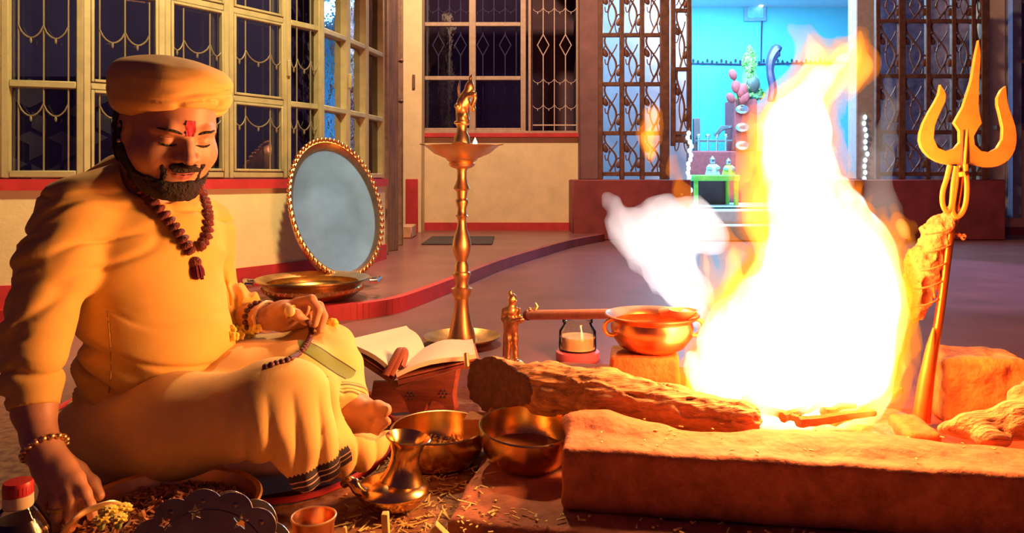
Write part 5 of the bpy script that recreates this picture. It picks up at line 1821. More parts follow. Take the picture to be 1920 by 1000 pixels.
for sd in (-1, 1):
    pts = [on_face(sd * (0.016 + 0.040 * t), 0.0215 + 0.0085 * math.sin(math.pi * t * 0.75) - 0.004 * t, 0.0012) for t in [i / 10 for i in range(11)]]
    MB().tube(pts, [0.0012, 0.0022, 0.0026, 0.0028, 0.0028, 0.0027, 0.0025, 0.0022, 0.0019, 0.0015, 0.0009], 8).build('eyebrow', M['hair'], man, sharp=None)
    pts = [on_face(sd * (0.019 + 0.030 * t), -0.0045 - 0.0035 * math.sin(math.pi * t), 0.0010) for t in [i / 8 for i in range(9)]]
    MB().tube(pts, [0.0008, 0.0015, 0.0020, 0.0024, 0.0026, 0.0026, 0.0023, 0.0017, 0.0008], 8).build('eyelashes', M['hair'], man, sharp=None)
    pts = [on_face(sd * (0.020 + 0.029 * t), 0.0075 + 0.0025 * math.sin(math.pi * t), 0.0002) for t in [i / 8 for i in range(9)]]
    MB().tube(pts, 0.0008, 6).build('eyelid_crease', mat('lid_crease_%d' % sd, (0.14, 0.05, 0.03), 0.6), man, sharp=None)
pts = [on_face(x, -0.0708 - 0.0012 * (1 - abs(x) / 0.024), 0.0004) for x in np.linspace(-0.024, 0.024, 11)]
MB().tube(pts, [0.0005] + [0.0011] * 9 + [0.0005], 6).build('mouth_line', mat('mouth_line', (0.12, 0.03, 0.03), 0.6), man, sharp=None)
# red tilak on the forehead
tl = MB()
gx = np.linspace(-0.010, 0.010, 7); gz = np.linspace(0.018, 0.047, 9)
vs = [on_face(x * (0.75 + 0.25 * math.sin((z - 0.018) * 100)), z, 0.0020) for z in gz for x in gx]
tl.add(vs, [(r * 7 + c, r * 7 + c + 1, (r + 1) * 7 + c + 1, (r + 1) * 7 + c) for r in range(8) for c in range(6)])
tl.build('tilak', mat('vermilion', (0.55, 0.04, 0.06), 0.8, var=0.25, scale=90), man)

# beard and moustache: a shell grown from the same face
lo_ = np.array(H(0, 0, 0)) - 0.20
s = SDF(lo_, np.array(H(0, 0, 0)) + 0.16, 0.0025)
build_head(s)
s.cone(H(0, -0.030, -0.060), NB, 0.062, 0.066, 0.03)
s.ell(H(0, 0.066, -0.112), (0.034, 0.026, 0.020), HR, k=0.02)
G3 = np.stack(np.meshgrid(*s.ax, indexing='ij'), -1)
L3 = to_local(G3.reshape(-1, 3)).reshape(G3.shape)
lx, ly, lz = np.abs(L3[..., 0]), L3[..., 1], L3[..., 2]
thick = 0.0040 + 0.0020 * np.clip((-lz - 0.08) / 0.04, 0, 1) + 0.0018 * vnoise(G3, 170, 3) + 0.0015 * vnoise(G3, 70, 5)
shell = s.F - thick
# upper edge of the beard: sideburns in front of the ear, down the cheek to the jaw line
edge = -0.090 + 0.055 * np.clip((0.045 - ly) / 0.05, 0, 1) + 0.05 * np.clip((0.005 - ly) / 0.02, 0, 1)
region = lz - edge                                         # below the edge is beard
region = np.maximum(region, -(ly + 0.012))                  # nothing behind the ears
region = np.maximum(region, -0.145 - lz)
keep = np.maximum(0, 0.020 - np.sqrt((L3[..., 0] / 1.5) ** 2 + ((lz + 0.072)) ** 2))       # bare lips
region = np.where((ly > 0.05), np.maximum(region, 0.021 - np.sqrt((L3[..., 0] / 1.42) ** 2 + ((lz + 0.0735) * 1.25) ** 2)), region)
# moustache region
must = np.sqrt((L3[..., 0] / 1.0) ** 2 * 0.18 + ((lz + 0.0535 + 0.35 * np.maximum(lx - 0.010, 0) ** 1.0 * 0.9)) ** 2) - 0.0125
must = np.maximum(must, lx - 0.040)
must = np.where(ly > 0.045, must, 1.0)
must2 = np.maximum(np.abs(lx - 0.037 - 0.15 * (lz + 0.07)) - 0.0045, np.maximum(lz + 0.050, -(lz + 0.10)))
must2 = np.where(ly > 0.035, must2, 1.0)
rag = 0.0035 * vnoise(G3, 95, 9)
shell2 = s.F - 0.0018 - 0.0012 * vnoise(G3, 170, 3)
s.F = np.minimum(np.maximum(shell, np.minimum(region, must) + rag), np.maximum(shell2, must2 + rag)).astype(np.float32)
link('beard', s.mesh(smooth=1), M['hair'], man, sharp=None)
# hair at the nape, under the turban
s = SDF(lo_, np.array(H(0, 0, 0)) + 0.16, 0.003)
build_head(s)
s.cone(H(0, -0.030, -0.060), NB, 0.062, 0.066, 0.03)
region = np.maximum(np.maximum(L3[..., 1][:s.n[0], :s.n[1], :s.n[2]] if False else 0, 0), 0)
G3 = np.stack(np.meshgrid(*s.ax, indexing='ij'), -1)
L3 = to_local(G3.reshape(-1, 3)).reshape(G3.shape)
reg = np.maximum(L3[..., 1] + 0.028 - 0.25 * np.clip(L3[..., 2], -0.02, 0.1), np.maximum(L3[..., 2] - 0.06, -0.105 - L3[..., 2]))
s.F = np.maximum(s.F - 0.010 - 0.003 * vnoise(G3, 90, 6), reg).astype(np.float32)
link('hair', s.mesh(smooth=1), M['hair'], man, sharp=None)
MB().ball(H(-0.094, 0.002, -0.036), 0.0045, nu=10, nv=6).build('earring', M['steel'], man)

# turban, with its own lean
TC = P(321, 168, 1.505)
tu = Vector((0.13, -0.09, 0.985)).normalized()
tf = Vector((f_.x, f_.y, 0)); tf = (tf - tu * tf.dot(tu)).normalized()
tx = tf.cross(tu)
TR = Matrix((tx, tf, tu)).transposed()
s = SDF(np.array(TC) - 0.165, np.array(TC) + 0.165, 0.0027)
G3 = np.stack(np.meshgrid(*s.ax, indexing='ij'), -1).astype(np.float32)
L3 = (G3 - np.array(TC, dtype=np.float32)) @ np.array(TR, dtype=np.float32)
x_, y_, z_ = L3[..., 0], L3[..., 1], L3[..., 2]
rr = np.sqrt(x_ ** 2 + (y_ / 1.05) ** 2)
ang = np.arctan2(x_, y_)
low = -0.050 + 0.012 * np.clip(np.cos(ang), 0, 1) ** 2 - 0.012 * np.clip(np.sin(ang - 0.1), 0, 1) ** 3
top = 0.066 - 1.9 * rr ** 2
zc = (low + top) / 2; hz = (top - low) / 2
rad = 0.1155 + 0.10 * z_ - 4.0 * np.maximum(-z_ - 0.02, 0) ** 2
rnd = 0.030
qx = rr - (rad - rnd); qz = np.abs(z_ - zc) - (hz - rnd)
d = np.sqrt(np.maximum(qx, 0) ** 2 + np.maximum(qz, 0) ** 2) + np.minimum(np.maximum(qx, qz), 0) - rnd
# cloth wraps: ridges that fan out from his right temple across the brow
spread = 0.55 + 0.45 * np.clip((ang + 1.6) / 2.2, 0, 1)
fan = (z_ + 0.012) / spread + 0.016 * np.sin(ang * 1.3 + 0.4) + 0.005 * vnoise(L3, (9, 9, 26), 2)
v_ = vnoise(np.stack([fan * 62, ang * 1.4, rr * 0 + 3.3], -1), 1.0, 4)
crease = np.exp(-(v_ / 0.16) ** 2)
where = np.clip(1.15 - np.abs(ang + 0.35) / 1.3, 0.15, 1) * np.clip((0.045 - z_) / 0.03, 0.1, 1)
d = d + 0.0070 * crease * where - 0.0020 * vnoise(L3, (20, 20, 55), 5) - 0.003 * v_ * where
s.F = d.astype(np.float32)
tb_ = link('turban', s.mesh(smooth=1), M['turban'], man, sharp=None)

# shirt
s = SDF((-1.05, 1.18, 0.02), (-0.42, 1.96, 0.75), 0.0036)
s.ell(P(285, 485, 1.60), (0.168, 0.124, 0.175), CHR, k=0)
s.ell(P(296, 640, 1.60), (0.168, 0.150, 0.165), CHR, k=0.05)
s.ell(P(268, 790, 1.62), (0.172, 0.142, 0.12), CHR, k=0.05)
s.chain([P(226, 338, 1.57), P(150, 392, 1.47)], [0.052, 0.066], 0.05)
s.chain([P(318, 372, 1.66), P(380, 425, 1.74)], [0.050, 0.064], 0.05)
s.cone(P(266, 356, 1.60), P(285, 420, 1.60), 0.074, 0.10, 0.04)
s.chain([P(138, 412, 1.46), P(106, 500, 1.41), P(72, 605, 1.36), P(62, 700, 1.325), P(62, 768, 1.30)], [0.072, 0.066, 0.055, 0.048, 0.042], 0.025)
s.chain([P(385, 432, 1.74), P(408, 560, 1.80), P(440, 575, 1.765), P(474, 586, 1.725)], [0.062, 0.050, 0.044, 0.036], 0.025)
tr_ = np.array(CHR, dtype=np.float32)
c0 = np.array(P(290, 600, 1.60), dtype=np.float32)
arm_a, arm_b = np.array(P(138, 412, 1.46)), np.array(P(72, 605, 1.36))
cuff = np.array(P(62, 765, 1.30))


def shirt_folds(p):
    w = (p - c0) @ tr_
    a, b, c = w[:, 0], w[:, 1], w[:, 2]
    onarm = np.clip((-(p[:, 0] + 0.84)) / 0.05, 0, 1) * np.clip((1.47 - p[:, 1]) / 0.06, 0, 1)
    # belly: long creases that run down from the arm pit to the front
    t = c + 0.42 * b + 0.10 * a + 0.015 * vnoise(p, 9, 1)
    r1 = 1 - np.abs(vnoise(np.stack([t * 26, a * 4, b * 4], -1), 1.0, 2))
    side = np.clip((0.10 - b) / 0.14, 0, 1)
    m1 = np.clip((0.06 - c) / 0.10, 0, 1) * (0.25 + 0.75 * side)
    v1 = vnoise(np.stack([t * 21, a * 3.2 + b * 1.5, b * 3.2], -1), 1.0, 12)
    out = (0.008 * (r1 ** 2 - 0.45) - 0.017 * np.exp(-(v1 / 0.13) ** 2)) * m1 * 1.25 * (1 - onarm)
    # chest: soft pull lines
    t2 = c - 0.55 * b + 0.01 * vnoise(p, 10, 4)
    out += (0.0045 * vnoise(np.stack([t2 * 30, a * 5, b * 6], -1), 1.0, 5) - 0.006 * np.exp(-(vnoise(np.stack([t2 * 17, a * 4, b * 4], -1), 1.0, 15) / 0.12) ** 2)) * np.clip((c + 0.02) / 0.1, 0, 1)
    # sleeve: ring creases at the elbow
    ax_ = (arm_b - arm_a) / np.linalg.norm(arm_b - arm_a)
    sarm = (p - arm_a) @ ax_ + 0.25 * (p[:, 0] + 0.9) + 0.02 * vnoise(p, 14, 7)
    r2 = 1 - np.abs(vnoise(np.stack([sarm * 38, p[:, 1] * 7, p[:, 0] * 9], -1), 1.0, 8))
    v2 = vnoise(np.stack([sarm * 24, p[:, 1] * 6, p[:, 0] * 8], -1), 1.0, 14)
    out += (0.007 * (r2 ** 2 - 0.45) - 0.010 * np.exp(-(v2 / 0.15) ** 2)) * onarm
    # far sleeve rings
    far = np.clip((p[:, 0] + 0.72) / 0.05, 0, 1) * np.clip((p[:, 1] - 1.66) / 0.06, 0, 1)
    out += 0.005 * np.sin((p[:, 0] + p[:, 1] * 0.3 + 0.01 * vnoise(p, 20, 3)) * 220) * far * np.clip((0.45 - p[:, 2]) / 0.06, 0, 1)
    # placket / side seam
    return out


s.disp(shirt_folds, 0.03)
# openings: neck, cuffs, hem
s.ell(H(0, -0.035, -0.115), (0.066, 0.066, 0.052), HR, k=0.008, op='sub')
s.cone(H(0, -0.01, -0.10), H(0, -0.055, -0.19), 0.072, 0.064, 0.004, 'sub')
cd = (P(62, 768, 1.30) - P(64, 690, 1.325)).normalized()
F0 = s.F.copy()
d = (s.ax[0][:, None, None] - cuff[0]) * cd.x + (s.ax[1][None, :, None] - cuff[1]) * cd.y + (s.ax[2][None, None, :] - cuff[2]) * cd.z
near = np.sqrt((s.ax[0][:, None, None] - cuff[0]) ** 2 + (s.ax[1][None, :, None] - cuff[1]) ** 2 + (s.ax[2][None, None, :] - cuff[2]) ** 2)
s.F = np.where(near < 0.11, np.maximum(s.F, d), s.F).astype(np.float32)
cuf2 = np.array(P(470, 585, 1.728)); cd2 = (P(474, 586, 1.725) - P(440, 575, 1.765)).normalized()
d = (s.ax[0][:, None, None] - cuf2[0]) * cd2.x + (s.ax[1][None, :, None] - cuf2[1]) * cd2.y + (s.ax[2][None, None, :] - cuf2[2]) * cd2.z
near = np.sqrt((s.ax[0][:, None, None] - cuf2[0]) ** 2 + (s.ax[1][None, :, None] - cuf2[1]) ** 2 + (s.ax[2][None, None, :] - cuf2[2]) ** 2)
s.F = np.where(near < 0.09, np.maximum(s.F, d), s.F).astype(np.float32)
shirt_sdf = s
shirt = link('shirt', s.mesh(smooth=1), M['shirt'], man, sharp=None)
# seam down the side of the shirt, cuff hem
seam = []
for y_ in range(560, 770, 10):
    d_ = s.hit(205 + 3 * math.sin(y_ * 0.03), y_, 1.3, 1.8)
    if d_: seam.append(P(205 + 3 * math.sin(y_ * 0.03), y_, d_ - 0.001))
if len(seam) > 3:
    MB().tube(seam, 0.0016, 5).build('side_seam', mat('shirt_seam', (0.50, 0.28, 0.05), 0.9), shirt, sharp=None)

# dhoti
s = SDF((-1.02, 1.22, 0.0), (-0.22, 1.98, 0.44), 0.0036)
s.ell(P(265, 835, 1.62), (0.175, 0.150, 0.10), CHR, k=0)
s.chain([P(185, 822, 1.53), P(330, 800, 1.46), P(490, 772, 1.41)], [0.092, 0.090, 0.080], 0.05)
s.chain([P(490, 772, 1.41), P(600, 842, 1.50), P(705, 838, 1.60)], [0.072, 0.048, 0.022], 0.04)
s.chain([P(340, 790, 1.72), P(470, 715, 1.75), P(598, 664, 1.77)], [0.092, 0.088, 0.080], 0.05)
s.chain([P(598, 664, 1.77), P(630, 700, 1.70), P(652, 748, 1.63)], [0.074, 0.062, 0.048], 0.035)
s.ell(P(470, 690, 1.63), (0.12, 0.10, 0.05), None, k=0.05)
s.chain([P(560, 700, 1.62), P(600, 770, 1.58), P(625, 840, 1.55)], [0.065, 0.055, 0.040], 0.05)
# hanging front panel of cloth over the near knee
s.chain([P(520, 735, 1.42), P(548, 830, 1.40), P(568, 905, 1.40)], [0.060, 0.030, 0.016], 0.035)
s.chain([P(560, 740, 1.43), P(590, 820, 1.43), P(620, 890, 1.45)], [0.060, 0.034, 0.018], 0.035)
s.chain([P(568, 905, 1.40), P(620, 890, 1.45)], [0.014, 0.014], 0.02)
# folds of cloth spread on the mat in front of the foot
s.chain([P(610, 850, 1.54), P(680, 850, 1.56), P(728, 820, 1.60)], [0.040, 0.024, 0.008], 0.03)
s.chain([P(640, 815, 1.60), P(690, 826, 1.60), P(735, 812, 1.63)], [0.026, 0.016, 0.006], 0.015)
k0 = np.array(P(530, 730, 1.40), dtype=np.float32)


def dhoti_folds(p):
    x, y, z = p[:, 0], p[:, 1], p[:, 2]
    front = np.clip((x + 0.56) / 0.08, 0, 1) * np.clip((1.62 - y) / 0.08, 0, 1)
    # hanging pleats fall from the knee
    t = (x + 0.55 * y) + 0.10 * (z - 0.2) + 0.012 * vnoise(p, 10, 3)
    out = 0.009 * (np.abs(np.sin(t * 62)) ** 0.7 - 0.55) * front * np.clip((0.27 - z) / 0.08, 0, 1)
    # thigh: long pulls from the waist to the knee
    t2 = z + 0.22 * x + 0.012 * vnoise(p, 7, 5)
    out += 0.006 * vnoise(np.stack([t2 * 24, x * 5, y * 6], -1), 1.0, 6) * (1 - front)
    far = np.clip((y - 1.62) / 0.06, 0, 1)
    t3 = (z * 0.9 - x * 0.5 + 0.01 * vnoise(p, 11, 9))
    out += 0.006 * vnoise(np.stack([t3 * 22, x * 6, y * 6], -1), 1.0, 10) * far
    return out


s.disp(dhoti_folds, 0.03)
# hem of the front panel and of the far leg
ha, hb_ = P(545, 928, 1.40), P(642, 886, 1.45)
hem_n = (hb_ - ha).cross(Vector((0.35, 1.0, 0.1))).normalized(); hem_n = hem_n if hem_n.z < 0 else -hem_n
pt0 = np.array(ha)
d = (s.ax[0][:, None, None] - pt0[0]) * hem_n.x + (s.ax[1][None, :, None] - pt0[1]) * hem_n.y + (s.ax[2][None, None, :] - pt0[2]) * hem_n.z
msk = (s.ax[0][:, None, None] > -0.455) & (s.ax[1][None, :, None] < 1.475) & (s.ax[0][:, None, None] < -0.31)
s.F = np.where(msk, np.maximum(s.F, d), s.F).astype(np.float32)
# ankle opening
an = P(672, 770, 1.60); ad = (P(672, 772, 1.60) - P(645, 735, 1.65)).normalized()
d = (s.ax[0][:, None, None] - an.x) * ad.x + (s.ax[1][None, :, None] - an.y) * ad.y + (s.ax[2][None, None, :] - an.z) * ad.z
near = np.sqrt((s.ax[0][:, None, None] - an.x) ** 2 + (s.ax[1][None, :, None] - an.y) ** 2 + (s.ax[2][None, None, :] - an.z) ** 2)
s.F = np.where((near < 0.075) & (s.ax[2][None, None, :] > 0.10), np.maximum(s.F, d), s.F).astype(np.float32)
dhoti_sdf = s
dm, nt, bs, tc, dot, math2, between, over, fin = dhoti_mat()
# object space of the child mesh = world minus the person's base
off = PC
st_n = (P(560, 680, 1.68) - P(600, 640, 1.70)); st_n = Vector((P(548, 705, 1.64) - P(590, 640, 1.70))).normalized()
st_c = P(600, 690, 1.66)
sv = dot(tuple(st_n), st_n.dot(st_c - off))
rg = nt.nodes.new('ShaderNodeVectorMath'); rg.operation = 'DISTANCE'
nt.links.new(tc.outputs['Object'], rg.inputs[0]); rg.inputs[1].default_value = tuple(P(600, 690, 1.64) - off)
mask_r = math2('LESS_THAN', rg.outputs['Value'], 0.078)
over(math2('MULTIPLY', mask_r, between(sv, -0.018, 0.018)), (0.17, 0.26, 0.06))
for c_ in (-0.019, 0.019, 0.042):
    over(math2('MULTIPLY', mask_r, between(sv, c_ - 0.0018, c_ + 0.0018)), (0.05, 0.045, 0.02))
hv = dot(tuple(hem_n), hem_n.dot(ha - off))
hr = nt.nodes.new('ShaderNodeVectorMath'); hr.operation = 'DISTANCE'
nt.links.new(tc.outputs['Object'], hr.inputs[0]); hr.inputs[1].default_value = tuple((ha + hb_) / 2 - off)
mk = math2('LESS_THAN', hr.outputs['Value'], 0.090)
dark = (0.035, 0.022, 0.03)
# teeth along the upper edge of the border
along = dot(tuple((hb_ - ha).normalized()), 0.0)
tooth = math2('MULTIPLY', math2('PINGPONG', along, 0.0035), 1.3)
up_edge = math2('SUBTRACT', -0.036, tooth)
border = math2('MULTIPLY', math2('GREATER_THAN', hv, up_edge), math2('LESS_THAN', hv, -0.003))
over(math2('MULTIPLY', mk, border), dark)
for c_ in (-0.024, -0.0145):
    over(math2('MULTIPLY', mk, between(hv, c_ - 0.0012, c_ + 0.0012)), (0.62, 0.42, 0.25))
av = dot(tuple(ad), ad.dot(an - off))
ar = nt.nodes.new('ShaderNodeVectorMath'); ar.operation = 'DISTANCE'
nt.links.new(tc.outputs['Object'], ar.inputs[0]); ar.inputs[1].default_value = tuple(an - off)
mk2 = math2('LESS_THAN', ar.outputs['Value'], 0.075)
for c_, w_ in ((-0.008, 0.0022), (-0.016, 0.0012), (-0.026, 0.0022), (-0.033, 0.0010)):
    over(math2('MULTIPLY', mk2, between(av, c_ - w_, c_ + w_)), (0.16, 0.13, 0.04))
fin()
link('dhoti', s.mesh(smooth=1), dm, man, sharp=None)

# rudraksha necklace: seeds strung over the chest
nk = bpy.data.objects.new('rudraksha_necklace', None); C.objects.link(nk); nk.parent = man; nk.location = P(350, 450, 1.5) - PC; nk['label'] = 'dark red rudraksha seed necklace with a tassel'


def bead_mesh(r, flat, m, bump=True):
    mb = MB()
    n, k = 14, 8
    vs, fs = [], []
    for i in range(k + 1):
        t = math.pi * i / k
        for j in range(n):
            a = 2 * math.pi * j / n
            rr = r * (1 + (0.10 * math.cos(5 * a) + 0.05 * math.cos(9 * a + 3 * t) if bump else 0))
            vs.append((rr * math.sin(t) * math.cos(a), rr * math.sin(t) * math.sin(a), -r * flat * math.cos(t)))
    for i in range(k):
        for j in range(n):
            fs.append((i * n + j, i * n + (j + 1) % n, (i + 1) * n + (j + 1) % n, (i + 1) * n + j))
    mb.add(vs, fs)
    me = mb.mesh('bead'); me.materials.append(m)
    return me


def surf(x, y, r, sdfs, lo, hi, default):
    best = None
    for q_ in sdfs:
        d_ = q_.hit(x, y, lo, hi)
        if d_ and (best is None or d_ < best): best = d_
    return P(x, y, (best if best else default) - r * 0.75)


def resample(pts, step):
    out = [pts[0]]; acc = 0.0
    for a, b in zip(pts[:-1], pts[1:]):
        L = (b - a).length
        while acc + L >= step:
            t = (step - acc) / L
            a = a.lerp(b, t); out.append(a); L = (b - a).length; acc = 0.0
        acc += L
    return out


bead_me = bead_mesh(0.0125, 0.62, M['rudraksha'])
for strand in ([(250, 335), (266, 358), (288, 382), (312, 408), (334, 436), (350, 460), (362, 480)], [(372, 352), (382, 374), (389, 398), (390, 422), (386, 446), (374, 464)]):
    p2 = catmull([Vector((x, y, 0)) for x, y in strand], 10)
    pts = [surf(p.x, p.y, 0.012, [shirt_sdf, body_sdf], 1.3, 1.75, 1.53) for p in p2]
    for _ in range(3):
        pts = [pts[0]] + [(pts[i - 1] + pts[i] * 2 + pts[i + 1]) / 4 for i in range(1, len(pts) - 1)] + [pts[-1]]
    q_ = resample(pts, 0.0150)
    for i, p in enumerate(q_):
        tdir = (q_[min(i + 1, len(q_) - 1)] - q_[max(i - 1, 0)]).normalized()
        o = link('bead', bead_me, M['rudraksha'], nk, local=True, sharp=60)
        o.matrix_basis = Matrix.Translation(p - PC - nk.location) @ frame_from(tdir).to_4x4() @ Matrix.Rotation(i * 1.3, 4, 'Z')
tp = surf(366, 492, 0.012, [shirt_sdf], 1.3, 1.7, 1.46)
mb = MB(); mb.ball(tp, (0.013, 0.011, 0.012), nu=14, nv=8)
mb.build('tassel_knot', M['rudraksha'], nk)
tas = mat('tassel_thread', (0.17, 0.010, 0.05), 0.8, var=0.4, scale=150)
mb = MB(); random.seed(8)
t1 = surf(370, 520, 0.012, [shirt_sdf], 1.3, 1.7, 1.46)
for k in range(46):
    a = k * 2.4; r_ = 0.013 * math.sqrt((k + 0.5) / 46)
    e = Vector((math.cos(a), 0.7 * math.sin(a), 0)) * r_
    mb.tube([tp + e * 0.6, tp.lerp(t1, 0.5) + e * 1.15, t1 + e * 1.1 + Z_ * random.uniform(-0.006, 0.004)], 0.0019, 5)
tag(mb.build('tassel', tas, nk, fix=False), kind='stuff')

# bracelets, bangle, rings
def ring_around(name, c, axis, r, tube_r, m, parent=man, squash=1.0, n=24, bead=None):
    R_ = frame_from(axis)
    pts = [c + R_ @ Vector((r * math.cos(a), r * squash * math.sin(a), 0)) for a in [j * 2 * math.pi / n for j in range(n)]]
    if bead:
        t = bpy.data.objects.new(name, None); C.objects.link(t); t.parent = parent; t.location = c - PC
        me = bead_mesh(tube_r, 0.9, m, False)
        for p in pts:
            o = link('bead', me, m, t, local=True, sharp=60); o.location = p - c
        return t
    return MB().tube(pts, tube_r, 8, closed=True).build(name, m, parent)


wl_ax = P(492, 596, 1.70) - P(450, 592, 1.745)
bead_dark = mat('dark_wood_bead', (0.10, 0.03, 0.03), 0.5, var=0.3)
ring_around('bead_bracelet', P(482, 595, 1.71), wl_ax, 0.033, 0.0068, bead_dark, bead=True, n=15)
ring_around('bangle', P(500, 594, 1.695), wl_ax, 0.0335, 0.0036, mat('bone_bangle', (0.72, 0.50, 0.32), 0.4))
MB().ball(P(478, 596, 1.675), 0.0085, nu=12, nv=8).build('bracelet_charm', mat('pearl', (0.75, 0.50, 0.34), 0.3), man)
wr_ax = P(84, 846, 1.26) - P(72, 810, 1.28)
ring_around('bead_bracelet', P(84, 842, 1.262), wr_ax, 0.0325, 0.0062, M['brass'], bead=True, n=17)
g = P(545, 582, 1.645)
ring_around('thumb_ring', P(545, 585, 1.666), P(556, 590, 1.664) - P(536, 580, 1.67), 0.0140, 0.0028, M['gold'])
MB().ball(P(543, 584, 1.648), (0.0125, 0.007, 0.0125), nu=14, nv=8).build('ring_stone', mat('yellow_stone', (0.80, 0.68, 0.30), 0.25), man)
ring_around('finger_ring', P(107, 955, 1.203), Vector((0, 0, 1)), 0.0115, 0.0030, M['gold'])

# prayer beads hanging from the left hand into the lap (held: a thing of its own)
pbd = thing('prayer_beads', 'string of small dark prayer beads hanging from his left hand into the lap', 'beads', P(560, 650, 1.64))
path = [(578, 604), (584, 618), (580, 636), (570, 654), (554, 668), (534, 677), (512, 683), (492, 690)]
p2 = catmull([Vector((x, y, 0)) for x, y in path], 8)
pts = [surf(p.x, p.y, 0.006, [dhoti_sdf, body_sdf], 1.35, 1.85, 1.64) for p in p2]
for _ in range(3):
    pts = [pts[0]] + [(pts[i - 1] + pts[i] * 2 + pts[i + 1]) / 4 for i in range(1, len(pts) - 1)] + [pts[-1]]
bm2 = bead_mesh(0.0066, 0.9, bead_dark, False)
MB().tube(pts, 0.0012, 5).build('string', bead_dark, pbd)
for p in resample(pts, 0.0105):
    o = link('bead', bm2, bead_dark, pbd, local=True, sharp=60); o.location = p - pbd.location
# small flower garland in the lap behind his belly
gar = thing('flower_garland', 'pale yellow flower garland in his lap below the far sleeve', 'garland', P(450, 625, 1.74))
random.seed(6)
for k in range(13):
    x, y = 434 + (k % 7) * 8 + random.uniform(-2, 2), 616 + (k // 7) * 14 + random.uniform(-3, 3)
    c_ = surf(x, y, 0.006, [shirt_sdf, dhoti_sdf, body_sdf], 1.4, 1.9, 1.68)
    pm = MB()
    for j in range(5):
        a = j * 1.2566 + k
        e = Vector((math.cos(a), -0.5, math.sin(a)))
        pm.ball(c_ + e * 0.006, (0.006, 0.004, 0.006), nu=6, nv=4)
    pm.build('flower', M['yellow_flower'], gar)
MB().tube([surf(x, 624, 0.0, [shirt_sdf, dhoti_sdf, body_sdf], 1.4, 1.9, 1.72) for x in (432, 445, 458, 470, 482)], 0.002, 5).build('string', bead_dark, gar)
t = thing('yellow_bud', 'single yellow flower bud on top of his far knee', 'flower', P(624, 606, 1.755))
pm = MB()
for j in range(7):
    a = j * 0.9
    pm.ball(P(624, 606, 1.755) + Vector((0.006 * math.cos(a), -0.003, 0.005 * math.sin(a))), (0.009, 0.007, 0.008), nu=8, nv=5)
pm.build('petals', M['yellow_flower'], t)
MB().tube([P(612, 618, 1.75), P(620, 610, 1.752)], 0.003, 6).build('stem', M['straw'], t)

# seat mat
sm_ = thing('seat_mat', 'dark maroon seat mat with a red border under the sitting man', 'mat', (-0.70, 1.60, 0.0))
corners = [G(95, 905, 0.012), G(430, 940, 0.012), G(640, 905, 0.012), G(742, 800, 0.012), G(600, 700, 0.012), G(150, 740, 0.012)]
corners = [Vector((c.x, c.y, 0.002)) for c in corners]
MB().prism(corners, (0, 0, 0.010)).build('cloth', mat('maroon_mat', (0.085, 0.025, 0.035), 0.95, var=0.25), sm_, sharp=30)
MB().tube(catmull([c + Z_ * 0.006 for c in corners], 4, True), 0.007, 6, closed=True).build('border', mat('red_piping', (0.50, 0.03, 0.03), 0.8), sm_)
# ------------------------------------------------------------------ the bonfire: homogeneous glowing gas, real depth
FY = 1.72
fire = thing('bonfire', 'tall white hot bonfire with orange tongues in the fire pit', 'fire', P(1490, 795, FY))


